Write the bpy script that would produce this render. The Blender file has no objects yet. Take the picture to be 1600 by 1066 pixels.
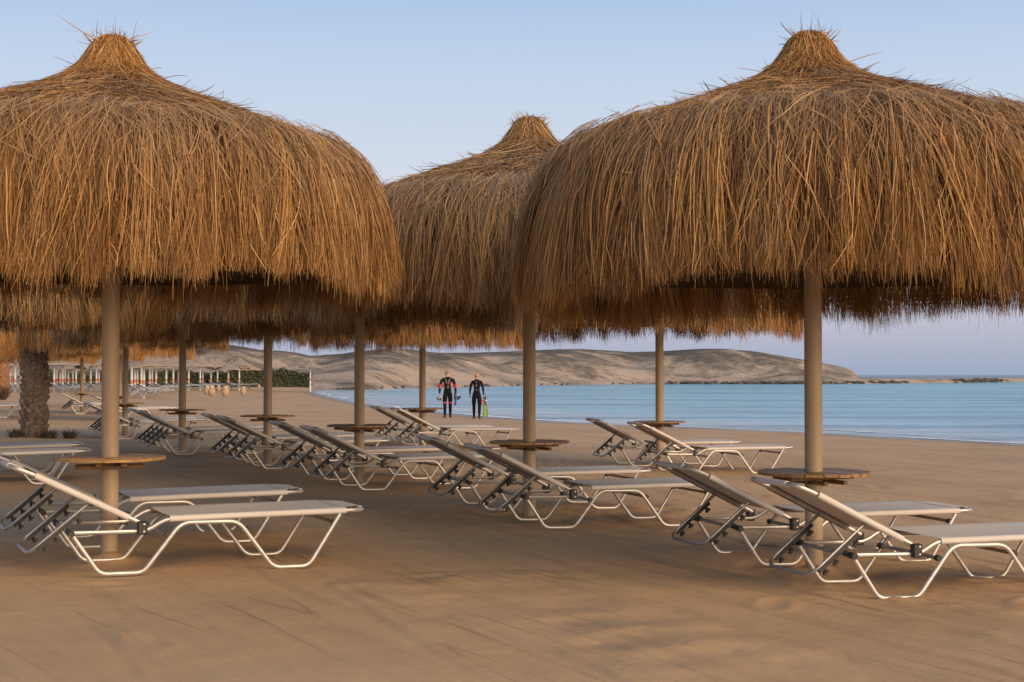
import bpy, bmesh, math, random
import numpy as np
from mathutils import Vector, Matrix

R = math.radians
scene = bpy.context.scene
COL = scene.collection

# ------------------------------------------------------------------ camera
cam_d = bpy.data.cameras.new('camera')
cam_d.lens = 50.0
cam_d.sensor_width = 36.0
cam_d.clip_start = 0.05
cam_d.clip_end = 40000
cam = bpy.data.objects.new('camera', cam_d)
COL.objects.link(cam)
cam.location = (0, 0, 1.15)
cam.rotation_euler = (R(90 + 1.367), 0, 0)
scene.camera = cam

# ------------------------------------------------------------------ sky, sun, exposure
SUN_DIR = Vector((0.70, -0.72, 0.0)).normalized()      # horizontal direction towards the sun: right, behind the camera
SUN_EL = R(19)
world = bpy.data.worlds.new('World')
scene.world = world
world.use_nodes = True
nt = world.node_tree
nt.nodes.clear()
out = nt.nodes.new('ShaderNodeOutputWorld')
bg = nt.nodes.new('ShaderNodeBackground')
sky = nt.nodes.new('ShaderNodeTexSky')
sky.sky_type = 'NISHITA'
sky.sun_disc = False
sky.sun_elevation = R(6)
sky.sun_rotation = math.atan2(SUN_DIR.x, SUN_DIR.y)
sky.air_density = 1.0
sky.dust_density = 0.6
sky.ozone_density = 2.0
bg.inputs['Strength'].default_value = 0.10
# dusk sky: the same gradient with height all the way round (earth-shadow blue, pink belt, pale, blue)
tc = nt.nodes.new('ShaderNodeTexCoord')
sep = nt.nodes.new('ShaderNodeSeparateXYZ')
nt.links.new(tc.outputs['Generated'], sep.inputs[0])
ramp = nt.nodes.new('ShaderNodeValToRGB')
mr = nt.nodes.new('ShaderNodeMapRange')
mr.inputs['From Min'].default_value = 0.0
mr.inputs['From Max'].default_value = 0.5
nt.links.new(sep.outputs['Z'], mr.inputs['Value'])
nt.links.new(mr.outputs[0], ramp.inputs[0])
cr = ramp.color_ramp
def s2l(c):
    return tuple(((v / 255) / 12.92 if v / 255 <= 0.04045 else ((v / 255 + 0.055) / 1.055) ** 2.4) for v in c)
stops = [(0.0, (154, 169, 196)), (0.045, (176, 180, 201)), (0.09, (194, 194, 209)), (0.16, (210, 212, 223)),
         (0.28, (210, 217, 231)), (0.42, (192, 209, 232)), (0.56, (163, 192, 228)), (1.0, (128, 158, 200))]
while len(cr.elements) < len(stops):
    cr.elements.new(0.5)
for e, (p, c) in zip(cr.elements, stops):
    e.position = p
    l = s2l(c)
    e.color = (l[0] * 10, l[1] * 10, l[2] * 10, 1)
mix = nt.nodes.new('ShaderNodeMixRGB')
mix.inputs[0].default_value = 0.93
nt.links.new(sky.outputs[0], mix.inputs[1])
nt.links.new(ramp.outputs[0], mix.inputs[2])
nt.links.new(mix.outputs[0], bg.inputs['Color'])
nt.links.new(bg.outputs[0], out.inputs[0])

sun_d = bpy.data.lights.new('sun', 'SUN')
sun_d.energy = 4.3
sun_d.angle = R(60)
sun_d.color = (1.0, 0.72, 0.42)
sun = bpy.data.objects.new('sun', sun_d)
COL.objects.link(sun)
to_sun = Vector((SUN_DIR.x * math.cos(SUN_EL), SUN_DIR.y * math.cos(SUN_EL), math.sin(SUN_EL)))
sun.rotation_euler = to_sun.to_track_quat('Z', 'Y').to_euler()

scene.view_settings.view_transform = 'Standard'
scene.view_settings.look = 'None'
scene.view_settings.exposure = 0.10
scene.view_settings.gamma = 1.0
scene.render.engine = 'CYCLES'
scene.cycles.max_bounces = 6
scene.cycles.transparent_max_bounces = 4

# ------------------------------------------------------------------ helpers
def tag(o, label=None, cat=None, group=None, kind=None):
    if label: o['label'] = label
    if cat: o['category'] = cat
    if group: o['group'] = group
    if kind: o['kind'] = kind
    return o

def empty(name, loc=(0, 0, 0), rz=0.0):
    o = bpy.data.objects.new(name, None)
    o.empty_display_size = 0.1
    COL.objects.link(o)
    o.location = loc
    o.rotation_euler = (0, 0, rz)
    return o

def link(name, me, parent=None):
    o = bpy.data.objects.new(name, me)
    COL.objects.link(o)
    if parent is not None:
        o.parent = parent
    return o

def mesh_np(name, V, F, mat, smooth=False, color=None):
    """V (n,3) array, F (m,k) array of equal-size faces."""
    V = np.asarray(V, dtype=np.float32)
    F = np.asarray(F, dtype=np.int32)
    me = bpy.data.meshes.new(name)
    m, k = F.shape
    me.vertices.add(len(V))
    me.vertices.foreach_set('co', V.ravel())
    me.loops.add(m * k)
    me.loops.foreach_set('vertex_index', F.ravel())
    me.polygons.add(m)
    me.polygons.foreach_set('loop_start', np.arange(0, m * k, k, dtype=np.int32))
    try:
        me.polygons.foreach_set('loop_total', np.full(m, k, dtype=np.int32))
    except Exception:
        pass
    me.update(calc_edges=True)
    if smooth:
        me.polygons.foreach_set('use_smooth', np.ones(m, dtype=bool))
    if color is not None:
        a = me.color_attributes.new('tone', 'FLOAT_COLOR', 'POINT')
        c = np.ones((len(V), 4), dtype=np.float32)
        c[:, :color.shape[1]] = color
        a.data.foreach_set('color', c.ravel())
    if mat:
        me.materials.append(mat)
    return me

class MB:
    """collects polygons of any size and builds one mesh"""
    def __init__(self):
        self.v, self.f = [], []
    def add(self, vs, fs):
        b = len(self.v)
        self.v += [tuple(p) for p in vs]
        self.f += [tuple(i + b for i in f) for f in fs]
    def box(self, c, s, rot=None):
        x, y, z = (q / 2 for q in s)
        P = [Vector(p) for p in ((-x, -y, -z), (x, -y, -z), (x, y, -z), (-x, y, -z), (-x, -y, z), (x, -y, z), (x, y, z), (-x, y, z))]
        if rot is not None:
            P = [rot @ p for p in P]
        c = Vector(c)
        self.add([p + c for p in P], [(0, 3, 2, 1), (4, 5, 6, 7), (0, 1, 5, 4), (1, 2, 6, 5), (2, 3, 7, 6), (3, 0, 4, 7)])
    def tube(self, pts, ra, rb=None, n=8, cap=True, up=(0, 0, 1)):
        """sweep an oval (ra sideways, rb in 'up') along pts"""
        rb = rb or ra
        pts = [Vector(p) for p in pts]
        N = len(pts)
        rings = []
        prev = None
        for i, p in enumerate(pts):
            t = (pts[min(i + 1, N - 1)] - pts[max(i - 1, 0)]).normalized()
            if prev is None:
                u = Vector(up)
                a = t.cross(u)
                if a.length < 1e-3:
                    a = t.cross(Vector((1, 0, 0)))
                a.normalize()
            else:
                a = (prev - t * prev.dot(t)).normalized()
            prev = a
            b = a.cross(t).normalized()
            rr = 1.0
            if 0 < i < N - 1:
                t1 = (pts[i] - pts[i - 1]).normalized(); t2 = (pts[i + 1] - pts[i]).normalized()
                rr = 1.0 / max(0.6, math.cos(t1.angle(t2, 0) / 2))
            rings.append([p + a * (ra * math.cos(2 * math.pi * k / n)) + b * (rb * rr * math.sin(2 * math.pi * k / n)) for k in range(n)])
        vs = [q for r in rings for q in r]
        fs = []
        for i in range(N - 1):
            for k in range(n):
                fs.append((i * n + k, i * n + (k + 1) % n, (i + 1) * n + (k + 1) % n, (i + 1) * n + k))
        if cap:
            fs.append(tuple(range(n))[::-1])
            fs.append(tuple(range((N - 1) * n, N * n)))
        self.add(vs, fs)
    def lathe(self, prof, n=20, c=(0, 0, 0)):
        vs, fs = [], []
        for r, z in prof:
            for k in range(n):
                a = 2 * math.pi * k / n
                vs.append((c[0] + r * math.cos(a), c[1] + r * math.sin(a), c[2] + z))
        for i in range(len(prof) - 1):
            for k in range(n):
                fs.append((i * n + k, i * n + (k + 1) % n, (i + 1) * n + (k + 1) % n, (i + 1) * n + k))
        fs.append(tuple(range(n))[::-1])
        fs.append(tuple(range((len(prof) - 1) * n, len(prof) * n)))
        self.add(vs, fs)
    def mesh(self, name, mat, smooth=True, bevel=0.0):
        me = bpy.data.meshes.new(name)
        me.from_pydata(self.v, [], self.f)
        bm = bmesh.new(); bm.from_mesh(me)
        bmesh.ops.recalc_face_normals(bm, faces=bm.faces)
        if bevel:
            bmesh.ops.bevel(bm, geom=list(bm.edges), offset=bevel, segments=1, affect='EDGES')
        bm.to_mesh(me); bm.free()
        if smooth:
            me.polygons.foreach_set('use_smooth', np.ones(len(me.polygons), dtype=bool))
            me.set_sharp_from_angle(angle=R(40))
        if mat:
            me.materials.append(mat)
        return me

def fillet(pts, r, seg=5):
    """round the corners of a polyline"""
    pts = [Vector(p) for p in pts]
    if not isinstance(r, (list, tuple)):
        r = [r] * len(pts)
    o = [pts[0]]
    for i in range(1, len(pts) - 1):
        a, b, c = pts[i - 1], pts[i], pts[i + 1]
        u, v = (a - b), (c - b)
        d = min(r[i], u.length * 0.48, v.length * 0.48)
        u.normalize(); v.normalize()
        p, q = b + u * d, b + v * d
        for k in range(seg + 1):
            t = k / seg
            o.append((1 - t) ** 2 * p + 2 * t * (1 - t) * b + t * t * q)
    o.append(pts[-1])
    return o

def copy_tree(o, parent=None):
    c = o.copy()
    COL.objects.link(c)
    c.parent = parent
    for ch in list(o.children):
        copy_tree(ch, c)
    return c

# ------------------------------------------------------------------ materials
def new_mat(name):
    m = bpy.data.materials.new(name)
    m.use_nodes = True
    n = m.node_tree
    p = n.nodes['Principled BSDF']
    return m, n, p

def nd(n, t, **kw):
    x = n.nodes.new(t)
    for k, v in kw.items():
        if hasattr(x, k):
            setattr(x, k, v)
        else:
            x.inputs[k].default_value = v
    return x

def noise_mat(name, c1, c2, scale, rough=0.6, detail=4, bump=0.0, bscale=None, metallic=0.0, stretch=(1, 1, 1), spec=0.5):
    m, n, p = new_mat(name)
    tc = nd(n, 'ShaderNodeTexCoord')
    mp = nd(n, 'ShaderNodeMapping')
    mp.inputs['Scale'].default_value = stretch
    n.links.new(tc.outputs['Object'], mp.inputs[0])
    no = nd(n, 'ShaderNodeTexNoise', Scale=scale, Detail=detail, Roughness=0.6)
    n.links.new(mp.outputs[0], no.inputs['Vector'])
    r = nd(n, 'ShaderNodeValToRGB')
    r.color_ramp.elements[0].position = 0.3; r.color_ramp.elements[1].position = 0.7
    r.color_ramp.elements[0].color = (*c1, 1); r.color_ramp.elements[1].color = (*c2, 1)
    n.links.new(no.outputs['Fac'], r.inputs[0])
    n.links.new(r.outputs[0], p.inputs['Base Color'])
    p.inputs['Roughness'].default_value = rough
    p.inputs['Metallic'].default_value = metallic
    p.inputs['Specular IOR Level'].default_value = spec
    if bump:
        nb = nd(n, 'ShaderNodeTexNoise', Scale=bscale or scale * 3, Detail=5)
        n.links.new(mp.outputs[0], nb.inputs['Vector'])
        b = nd(n, 'ShaderNodeBump', Strength=1.0, Distance=bump)
        n.links.new(nb.outputs['Fac'], b.inputs['Height'])
        n.links.new(b.outputs[0], p.inputs['Normal'])
    return m

M = {}
# thatch: each straw carries its own tone (attribute); three ages of straw
def thatch_mat(name, dark, mid, light, grey, transl):
    m, n, p = new_mat(name)
    at = nd(n, 'ShaderNodeAttribute', attribute_name='tone')
    sp = nd(n, 'ShaderNodeSeparateColor')
    n.links.new(at.outputs['Color'], sp.inputs[0])
    r = nd(n, 'ShaderNodeValToRGB')
    e = r.color_ramp.elements
    e[0].position = 0.0; e[0].color = (*dark, 1)
    e[1].position = 1.0; e[1].color = (*light, 1)
    x = e.new(0.5); x.color = (*mid, 1)
    n.links.new(sp.outputs[0], r.inputs[0])
    mx = nd(n, 'ShaderNodeMixRGB')
    mx.inputs[2].default_value = (*grey, 1)
    n.links.new(sp.outputs[1], mx.inputs[0])
    n.links.new(r.outputs[0], mx.inputs[1])
    p.inputs['Roughness'].default_value = 0.62
    p.inputs['Specular IOR Level'].default_value = 0.25
    n.links.new(mx.outputs[0], p.inputs['Base Color'])
    tr = nd(n, 'ShaderNodeBsdfTranslucent')
    n.links.new(mx.outputs[0], tr.inputs['Color'])
    ms = nd(n, 'ShaderNodeMixShader')
    ms.inputs[0].default_value = transl
    n.links.new(p.outputs[0], ms.inputs[1]); n.links.new(tr.outputs[0], ms.inputs[2])
    n.links.new(ms.outputs[0], n.nodes['Material Output'].inputs[0])
    return m
M['thatch'] = thatch_mat('straw', (0.095, 0.040, 0.011), (0.40, 0.198, 0.060), (0.72, 0.43, 0.165), (0.41, 0.28, 0.165), 0.20)
M['thatch_grey'] = thatch_mat('weathered_straw', (0.095, 0.045, 0.016), (0.36, 0.20, 0.080), (0.64, 0.41, 0.19), (0.38, 0.28, 0.185), 0.18)
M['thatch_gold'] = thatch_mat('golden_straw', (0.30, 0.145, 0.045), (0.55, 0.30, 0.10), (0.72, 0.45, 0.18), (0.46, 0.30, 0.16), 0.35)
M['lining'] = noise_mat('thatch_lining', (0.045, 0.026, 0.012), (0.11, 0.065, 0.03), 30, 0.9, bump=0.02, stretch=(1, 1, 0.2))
M['pole'] = noise_mat('pole_paint', (0.33, 0.235, 0.148), (0.44, 0.325, 0.212), 5, 0.55, bump=0.0008, bscale=60, stretch=(1, 1, 0.3))
M['rafter'] = noise_mat('rafter_wood', (0.10, 0.055, 0.025), (0.2, 0.12, 0.06), 20, 0.8)
def plank_mat():
    m, n, p = new_mat('table_wood')
    tc = nd(n, 'ShaderNodeTexCoord'); oi = nd(n, 'ShaderNodeObjectInfo')
    mp = nd(n, 'ShaderNodeMapping'); mp.inputs['Scale'].default_value = (2, 40, 40)
    n.links.new(tc.outputs['Object'], mp.inputs[0])
    no = nd(n, 'ShaderNodeTexNoise', Scale=2.0, Detail=6, Distortion=0.6)
    n.links.new(mp.outputs[0], no.inputs['Vector'])
    r = nd(n, 'ShaderNodeValToRGB')
    r.color_ramp.elements[0].position = 0.3; r.color_ramp.elements[1].position = 0.75
    r.color_ramp.elements[0].color = (0.20, 0.10, 0.032, 1); r.color_ramp.elements[1].color = (0.50, 0.285, 0.105, 1)
    n.links.new(no.outputs['Fac'], r.inputs[0])
    hs = nd(n, 'ShaderNodeHueSaturation')
    mm = nd(n, 'ShaderNodeMapRange'); mm.inputs['To Min'].default_value = 0.65; mm.inputs['To Max'].default_value = 1.25
    n.links.new(oi.outputs['Random'], mm.inputs['Value']); n.links.new(mm.outputs[0], hs.inputs['Value'])
    n.links.new(r.outputs[0], hs.inputs['Color']); n.links.new(hs.outputs[0], p.inputs['Base Color'])
    p.inputs['Roughness'].default_value = 0.5
    b = nd(n, 'ShaderNodeBump', Strength=0.6, Distance=0.002)
    n.links.new(no.outputs['Fac'], b.inputs['Height']); n.links.new(b.outputs[0], p.inputs['Normal'])
    return m
M['plank'] = plank_mat()
M['batten'] = noise_mat('batten_wood', (0.13, 0.07, 0.03), (0.25, 0.14, 0.06), 14, 0.65, stretch=(1, 6, 1))
M['alu'] = noise_mat('brushed_aluminium', (0.50, 0.475, 0.45), (0.64, 0.61, 0.585), 9, 0.42, metallic=0.65, stretch=(1, 4, 4))
M['alu_dark'] = noise_mat('worn_aluminium', (0.33, 0.31, 0.29), (0.45, 0.43, 0.40), 9, 0.45, metallic=0.8)
M['black'] = noise_mat('black_plastic', (0.012, 0.012, 0.013), (0.03, 0.029, 0.028), 15, 0.45)
def sling_mat():
    m, n, p = new_mat('sling_fabric')
    tc = nd(n, 'ShaderNodeTexCoord')
    no = nd(n, 'ShaderNodeTexNoise', Scale=7.0, Detail=5)
    n.links.new(tc.outputs['Object'], no.inputs['Vector'])
    r = nd(n, 'ShaderNodeValToRGB')
    r.color_ramp.elements[0].color = (0.58, 0.53, 0.485, 1); r.color_ramp.elements[1].color = (0.68, 0.63, 0.585, 1)
    n.links.new(no.outputs['Fac'], r.inputs[0])
    n.links.new(r.outputs[0], p.inputs['Base Color'])
    p.inputs['Roughness'].default_value = 0.7
    p.inputs['Specular IOR Level'].default_value = 0.3
    w1 = nd(n, 'ShaderNodeTexWave', Scale=160.0, bands_direction='X'); w2 = nd(n, 'ShaderNodeTexWave', Scale=160.0, bands_direction='Y')
    n.links.new(tc.outputs['Object'], w1.inputs['Vector']); n.links.new(tc.outputs['Object'], w2.inputs['Vector'])
    ad = nd(n, 'ShaderNodeMath', operation='ADD')
    n.links.new(w1.outputs['Fac'], ad.inputs[0]); n.links.new(w2.outputs['Fac'], ad.inputs[1])
    b = nd(n, 'ShaderNodeBump', Strength=0.3, Distance=0.0006)
    n.links.new(ad.outputs[0], b.inputs['Height']); n.links.new(b.outputs[0], p.inputs['Normal'])
    return m
M['sling'] = sling_mat()

def sand_mat():
    m, n, p = new_mat('beach_sand')
    tc = nd(n, 'ShaderNodeTexCoord')
    ob = tc.outputs['Object']
    # broad tone
    n1 = nd(n, 'ShaderNodeTexNoise', Scale=0.35, Detail=5, Roughness=0.55); n.links.new(ob, n1.inputs['Vector'])
    r = nd(n, 'ShaderNodeValToRGB')
    r.color_ramp.elements[0].position = 0.3; r.color_ramp.elements[1].position = 0.72
    r.color_ramp.elements[0].color = (0.42, 0.262, 0.135, 1); r.color_ramp.elements[1].color = (0.52, 0.345, 0.19, 1)
    n.links.new(n1.outputs['Fac'], r.inputs[0])
    # grains
    n2 = nd(n, 'ShaderNodeTexNoise', Scale=260.0, Detail=3); n.links.new(ob, n2.inputs['Vector'])
    mr = nd(n, 'ShaderNodeMapRange'); mr.inputs['To Min'].default_value = 0.86; mr.inputs['To Max'].default_value = 1.12
    n.links.new(n2.outputs['Fac'], mr.inputs['Value'])
    mu = nd(n, 'ShaderNodeMixRGB', blend_type='MULTIPLY'); mu.inputs[0].default_value = 1.0
    n.links.new(r.outputs[0], mu.inputs[1]); n.links.new(mr.outputs[0], mu.inputs[2])
    # drag streaks along the raking direction, shade in their hollows painted darker
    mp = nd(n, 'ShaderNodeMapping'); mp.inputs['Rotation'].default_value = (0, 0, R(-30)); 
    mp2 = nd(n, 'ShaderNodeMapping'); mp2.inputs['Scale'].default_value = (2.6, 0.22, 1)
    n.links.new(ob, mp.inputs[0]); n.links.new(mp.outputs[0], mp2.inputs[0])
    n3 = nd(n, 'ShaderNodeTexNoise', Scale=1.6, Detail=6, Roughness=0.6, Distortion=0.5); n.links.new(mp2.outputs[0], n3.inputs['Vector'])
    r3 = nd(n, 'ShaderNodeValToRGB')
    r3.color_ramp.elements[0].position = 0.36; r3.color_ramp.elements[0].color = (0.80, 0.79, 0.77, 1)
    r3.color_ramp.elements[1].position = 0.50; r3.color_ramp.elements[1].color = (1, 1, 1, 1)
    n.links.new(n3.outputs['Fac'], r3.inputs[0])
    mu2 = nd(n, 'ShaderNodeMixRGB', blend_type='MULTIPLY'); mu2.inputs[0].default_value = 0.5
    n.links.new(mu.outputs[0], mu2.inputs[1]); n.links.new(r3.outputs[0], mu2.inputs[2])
    # thin drag lines: contours of a long stretched noise, broken up by a patch mask
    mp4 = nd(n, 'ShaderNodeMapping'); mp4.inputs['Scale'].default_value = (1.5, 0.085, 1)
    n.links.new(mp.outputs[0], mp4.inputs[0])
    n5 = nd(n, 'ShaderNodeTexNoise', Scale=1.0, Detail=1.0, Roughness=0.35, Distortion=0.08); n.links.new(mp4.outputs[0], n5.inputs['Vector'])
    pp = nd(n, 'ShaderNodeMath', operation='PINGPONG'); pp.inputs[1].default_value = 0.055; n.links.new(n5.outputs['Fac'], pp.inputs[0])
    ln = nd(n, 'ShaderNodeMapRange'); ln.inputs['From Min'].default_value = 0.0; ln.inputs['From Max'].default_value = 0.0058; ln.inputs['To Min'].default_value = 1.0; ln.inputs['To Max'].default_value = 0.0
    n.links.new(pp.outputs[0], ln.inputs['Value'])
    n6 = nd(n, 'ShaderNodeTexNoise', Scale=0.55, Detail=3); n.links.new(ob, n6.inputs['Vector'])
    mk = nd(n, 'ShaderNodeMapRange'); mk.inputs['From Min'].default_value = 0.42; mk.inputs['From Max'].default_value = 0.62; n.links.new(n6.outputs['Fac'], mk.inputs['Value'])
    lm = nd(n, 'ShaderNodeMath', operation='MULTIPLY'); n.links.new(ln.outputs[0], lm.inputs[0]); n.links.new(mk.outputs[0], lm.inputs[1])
    mu3 = nd(n, 'ShaderNodeMixRGB', blend_type='MULTIPLY'); mu3.inputs[2].default_value = (0.70, 0.67, 0.64, 1)  # shading of the small rake steps painted dark along the lines
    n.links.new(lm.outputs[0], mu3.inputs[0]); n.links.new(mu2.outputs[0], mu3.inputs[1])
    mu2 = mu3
    # wet sand where the ground is just above the water
    sx = nd(n, 'ShaderNodeSeparateXYZ'); n.links.new(ob, sx.inputs[0])
    wet = nd(n, 'ShaderNodeMapRange'); wet.inputs['From Min'].default_value = -0.488; wet.inputs['From Max'].default_value = -0.455
    wet.inputs['To Min'].default_value = 1.0; wet.inputs['To Max'].default_value = 0.0
    n.links.new(sx.outputs['Z'], wet.inputs['Value'])
    wm = nd(n, 'ShaderNodeMixRGB'); wm.inputs[2].default_value = (0.20, 0.14, 0.095, 1)
    n.links.new(wet.outputs[0], wm.inputs[0]); n.links.new(mu2.outputs[0], wm.inputs[1])
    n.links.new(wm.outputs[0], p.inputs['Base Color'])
    ro = nd(n, 'ShaderNodeMapRange'); ro.inputs['To Min'].default_value = 0.92; ro.inputs['To Max'].default_value = 0.35
    n.links.new(wet.outputs[0], ro.inputs['Value']); n.links.new(ro.outputs[0], p.inputs['Roughness'])
    p.inputs['Specular IOR Level'].default_value = 0.25
    # relief: streaks, lumps, grain
    n4 = nd(n, 'ShaderNodeTexNoise', Scale=9.0, Detail=6, Roughness=0.6); n.links.new(ob, n4.inputs['Vector'])
    b1 = nd(n, 'ShaderNodeBump', Strength=1.0, Distance=0.022); n.links.new(n3.outputs['Fac'], b1.inputs['Height'])
    b2 = nd(n, 'ShaderNodeBump', Strength=1.0, Distance=0.008); n.links.new(n4.outputs['Fac'], b2.inputs['Height']); n.links.new(b1.outputs[0], b2.inputs['Normal'])
    b3 = nd(n, 'ShaderNodeBump', Strength=0.6, Distance=0.0012); n.links.new(n2.outputs['Fac'], b3.inputs['Height']); n.links.new(b2.outputs[0], b3.inputs['Normal'])
    b4 = nd(n, 'ShaderNodeBump', Strength=1.0, Distance=0.006, invert=True); n.links.new(lm.outputs[0], b4.inputs['Height']); n.links.new(b3.outputs[0], b4.inputs['Normal'])
    # trampled patches
    vo = nd(n, 'ShaderNodeTexVoronoi', Scale=3.2); vo.feature = 'SMOOTH_F1'; n.links.new(ob, vo.inputs['Vector'])
    n7 = nd(n, 'ShaderNodeTexNoise', Scale=0.22, Detail=3); n.links.new(ob, n7.inputs['Vector'])
    mk2 = nd(n, 'ShaderNodeMapRange'); mk2.inputs['From Min'].default_value = 0.54; mk2.inputs['From Max'].default_value = 0.64; n.links.new(n7.outputs['Fac'], mk2.inputs['Value'])
    vm = nd(n, 'ShaderNodeMath', operation='MULTIPLY'); n.links.new(vo.outputs['Distance'], vm.inputs[0]); n.links.new(mk2.outputs[0], vm.inputs[1])
    b5 = nd(n, 'ShaderNodeBump', Strength=1.0, Distance=0.09); n.links.new(vm.outputs[0], b5.inputs['Height']); n.links.new(b4.outputs[0], b5.inputs['Normal'])
    n.links.new(b5.outputs[0], p.inputs['Normal'])
    return m
M['sand'] = sand_mat()

def hill_mat():
    m, n, p = new_mat('dune_hill')
    tc = nd(n, 'ShaderNodeTexCoord'); ob = tc.outputs['Object']
    n1 = nd(n, 'ShaderNodeTexNoise', Scale=0.085, Detail=6, Roughness=0.62, Distortion=0.5); n.links.new(ob, n1.inputs['Vector'])
    n2 = nd(n, 'ShaderNodeTexNoise', Scale=0.6, Detail=8, Roughness=0.8); n.links.new(ob, n2.inputs['Vector'])
    # scrub grows on the higher ground in patches
    sx = nd(n, 'ShaderNodeSeparateXYZ'); n.links.new(ob, sx.inputs[0])
    hz = nd(n, 'ShaderNodeMapRange'); hz.inputs['From Min'].default_value = 1.5; hz.inputs['From Max'].default_value = 7.0
    hz.inputs['To Min'].default_value = -0.10; hz.inputs['To Max'].default_value = 0.12
    n.links.new(sx.outputs['Z'], hz.inputs['Value'])
    a1 = nd(n, 'ShaderNodeMath', operation='ADD'); n.links.new(n1.outputs['Fac'], a1.inputs[0]); n.links.new(hz.outputs[0], a1.inputs[1])
    a2 = nd(n, 'ShaderNodeMath', operation='MULTIPLY_ADD'); a2.inputs[1].default_value = 0.72; n.links.new(n2.outputs['Fac'], a2.inputs[0]); n.links.new(a1.outputs[0], a2.inputs[2])
    r = nd(n, 'ShaderNodeValToRGB'); e = r.color_ramp.elements
    e[0].position = 0.70; e[0].color = (0.50, 0.38, 0.275, 1)
    e[1].position = 0.95; e[1].color = (0.125, 0.108, 0.085, 1)
    x = e.new(0.81); x.color = (0.29, 0.23, 0.17, 1)
    n.links.new(a2.outputs[0], r.inputs[0])
    n.links.new(r.outputs[0], p.inputs['Base Color'])
    p.inputs['Roughness'].default_value = 0.95; p.inputs['Specular IOR Level'].default_value = 0.1
    b = nd(n, 'ShaderNodeBump', Strength=1.0, Distance=0.35); n.links.new(n2.outputs['Fac'], b.inputs['Height']); n.links.new(b.outputs[0], p.inputs['Normal'])
    return m
M['hill'] = hill_mat()

def sea_mat():
    m, n, p = new_mat('sea_water')
    tc = nd(n, 'ShaderNodeTexCoord'); ob = tc.outputs['Object']
    mp = nd(n, 'ShaderNodeMapping'); mp.inputs['Scale'].default_value = (0.26, 1.0, 1.0)
    mp.inputs['Rotation'].default_value = (0, 0, R(4))
    n.links.new(ob, mp.inputs[0])
    n1 = nd(n, 'ShaderNodeTexNoise', Scale=0.9, Detail=8, Roughness=0.68); n.links.new(mp.outputs[0], n1.inputs['Vector'])
    n2 = nd(n, 'ShaderNodeTexNoise', Scale=0.17, Detail=8, Roughness=0.75); n.links.new(mp.outputs[0], n2.inputs['Vector'])
    # colour of the water itself: pale over sand in the shallows, turquoise in the bay, deep blue outside (attribute: depth)
    at = nd(n, 'ShaderNodeAttribute', attribute_name='tone'); sp = nd(n, 'ShaderNodeSeparateColor'); n.links.new(at.outputs['Color'], sp.inputs[0])
    r = nd(n, 'ShaderNodeValToRGB'); e = r.color_ramp.elements
    e[0].position = 0.0; e[0].color = (0.50, 0.56, 0.60, 1)
    e[1].position = 1.0; e[1].color = (0.010, 0.062, 0.115, 1)
    for pos, c in ((0.04, (0.44, 0.56, 0.66)), (0.15, (0.24, 0.53, 0.69)), (0.5, (0.11, 0.47, 0.63)), (0.8, (0.02, 0.37, 0.47))):
        x = e.new(pos); x.color = (*c, 1)
    n.links.new(sp.outputs[0], r.inputs[0])
    sh = nd(n, 'ShaderNodeMapRange'); sh.inputs['From Min'].default_value = 0.46; sh.inputs['From Max'].default_value = 0.57
    n.links.new(n2.outputs['Fac'], sh.inputs['Value'])
    c2 = nd(n, 'ShaderNodeMixRGB', blend_type='MULTIPLY'); c2.inputs[2].default_value = (0.30, 0.48, 0.60, 1)  # dark ripple streaks: uneven sky reflection painted into the base colour
    n.links.new(sh.outputs[0], c2.inputs[0]); n.links.new(r.outputs[0], c2.inputs[1])
    n.links.new(c2.outputs[0], p.inputs['Base Color'])
    p.inputs['Roughness'].default_value = 0.16
    p.inputs['IOR'].default_value = 1.33
    ch = nd(n, 'ShaderNodeMapRange'); ch.inputs['From Min'].default_value = 0.6; ch.inputs['To Min'].default_value = 0.5; ch.inputs['To Max'].default_value = 0.08
    n.links.new(sp.outputs[0], ch.inputs['Value']); n.links.new(ch.outputs[0], p.inputs['Specular IOR Level'])   # choppy open water mirrors less sky
    b1 = nd(n, 'ShaderNodeBump', Strength=1.0, Distance=0.22); n.links.new(n1.outputs['Fac'], b1.inputs['Height'])
    b2 = nd(n, 'ShaderNodeBump', Strength=1.0, Distance=1.6); n.links.new(n2.outputs['Fac'], b2.inputs['Height']); n.links.new(b1.outputs[0], b2.inputs['Normal'])
    n.links.new(b2.outputs[0], p.inputs['Normal'])
    return m
M['sea'] = sea_mat()
M['rock'] = noise_mat('dark_shore_rock', (0.05, 0.04, 0.032), (0.13, 0.105, 0.08), 1.5, 0.9, bump=0.1)

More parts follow.
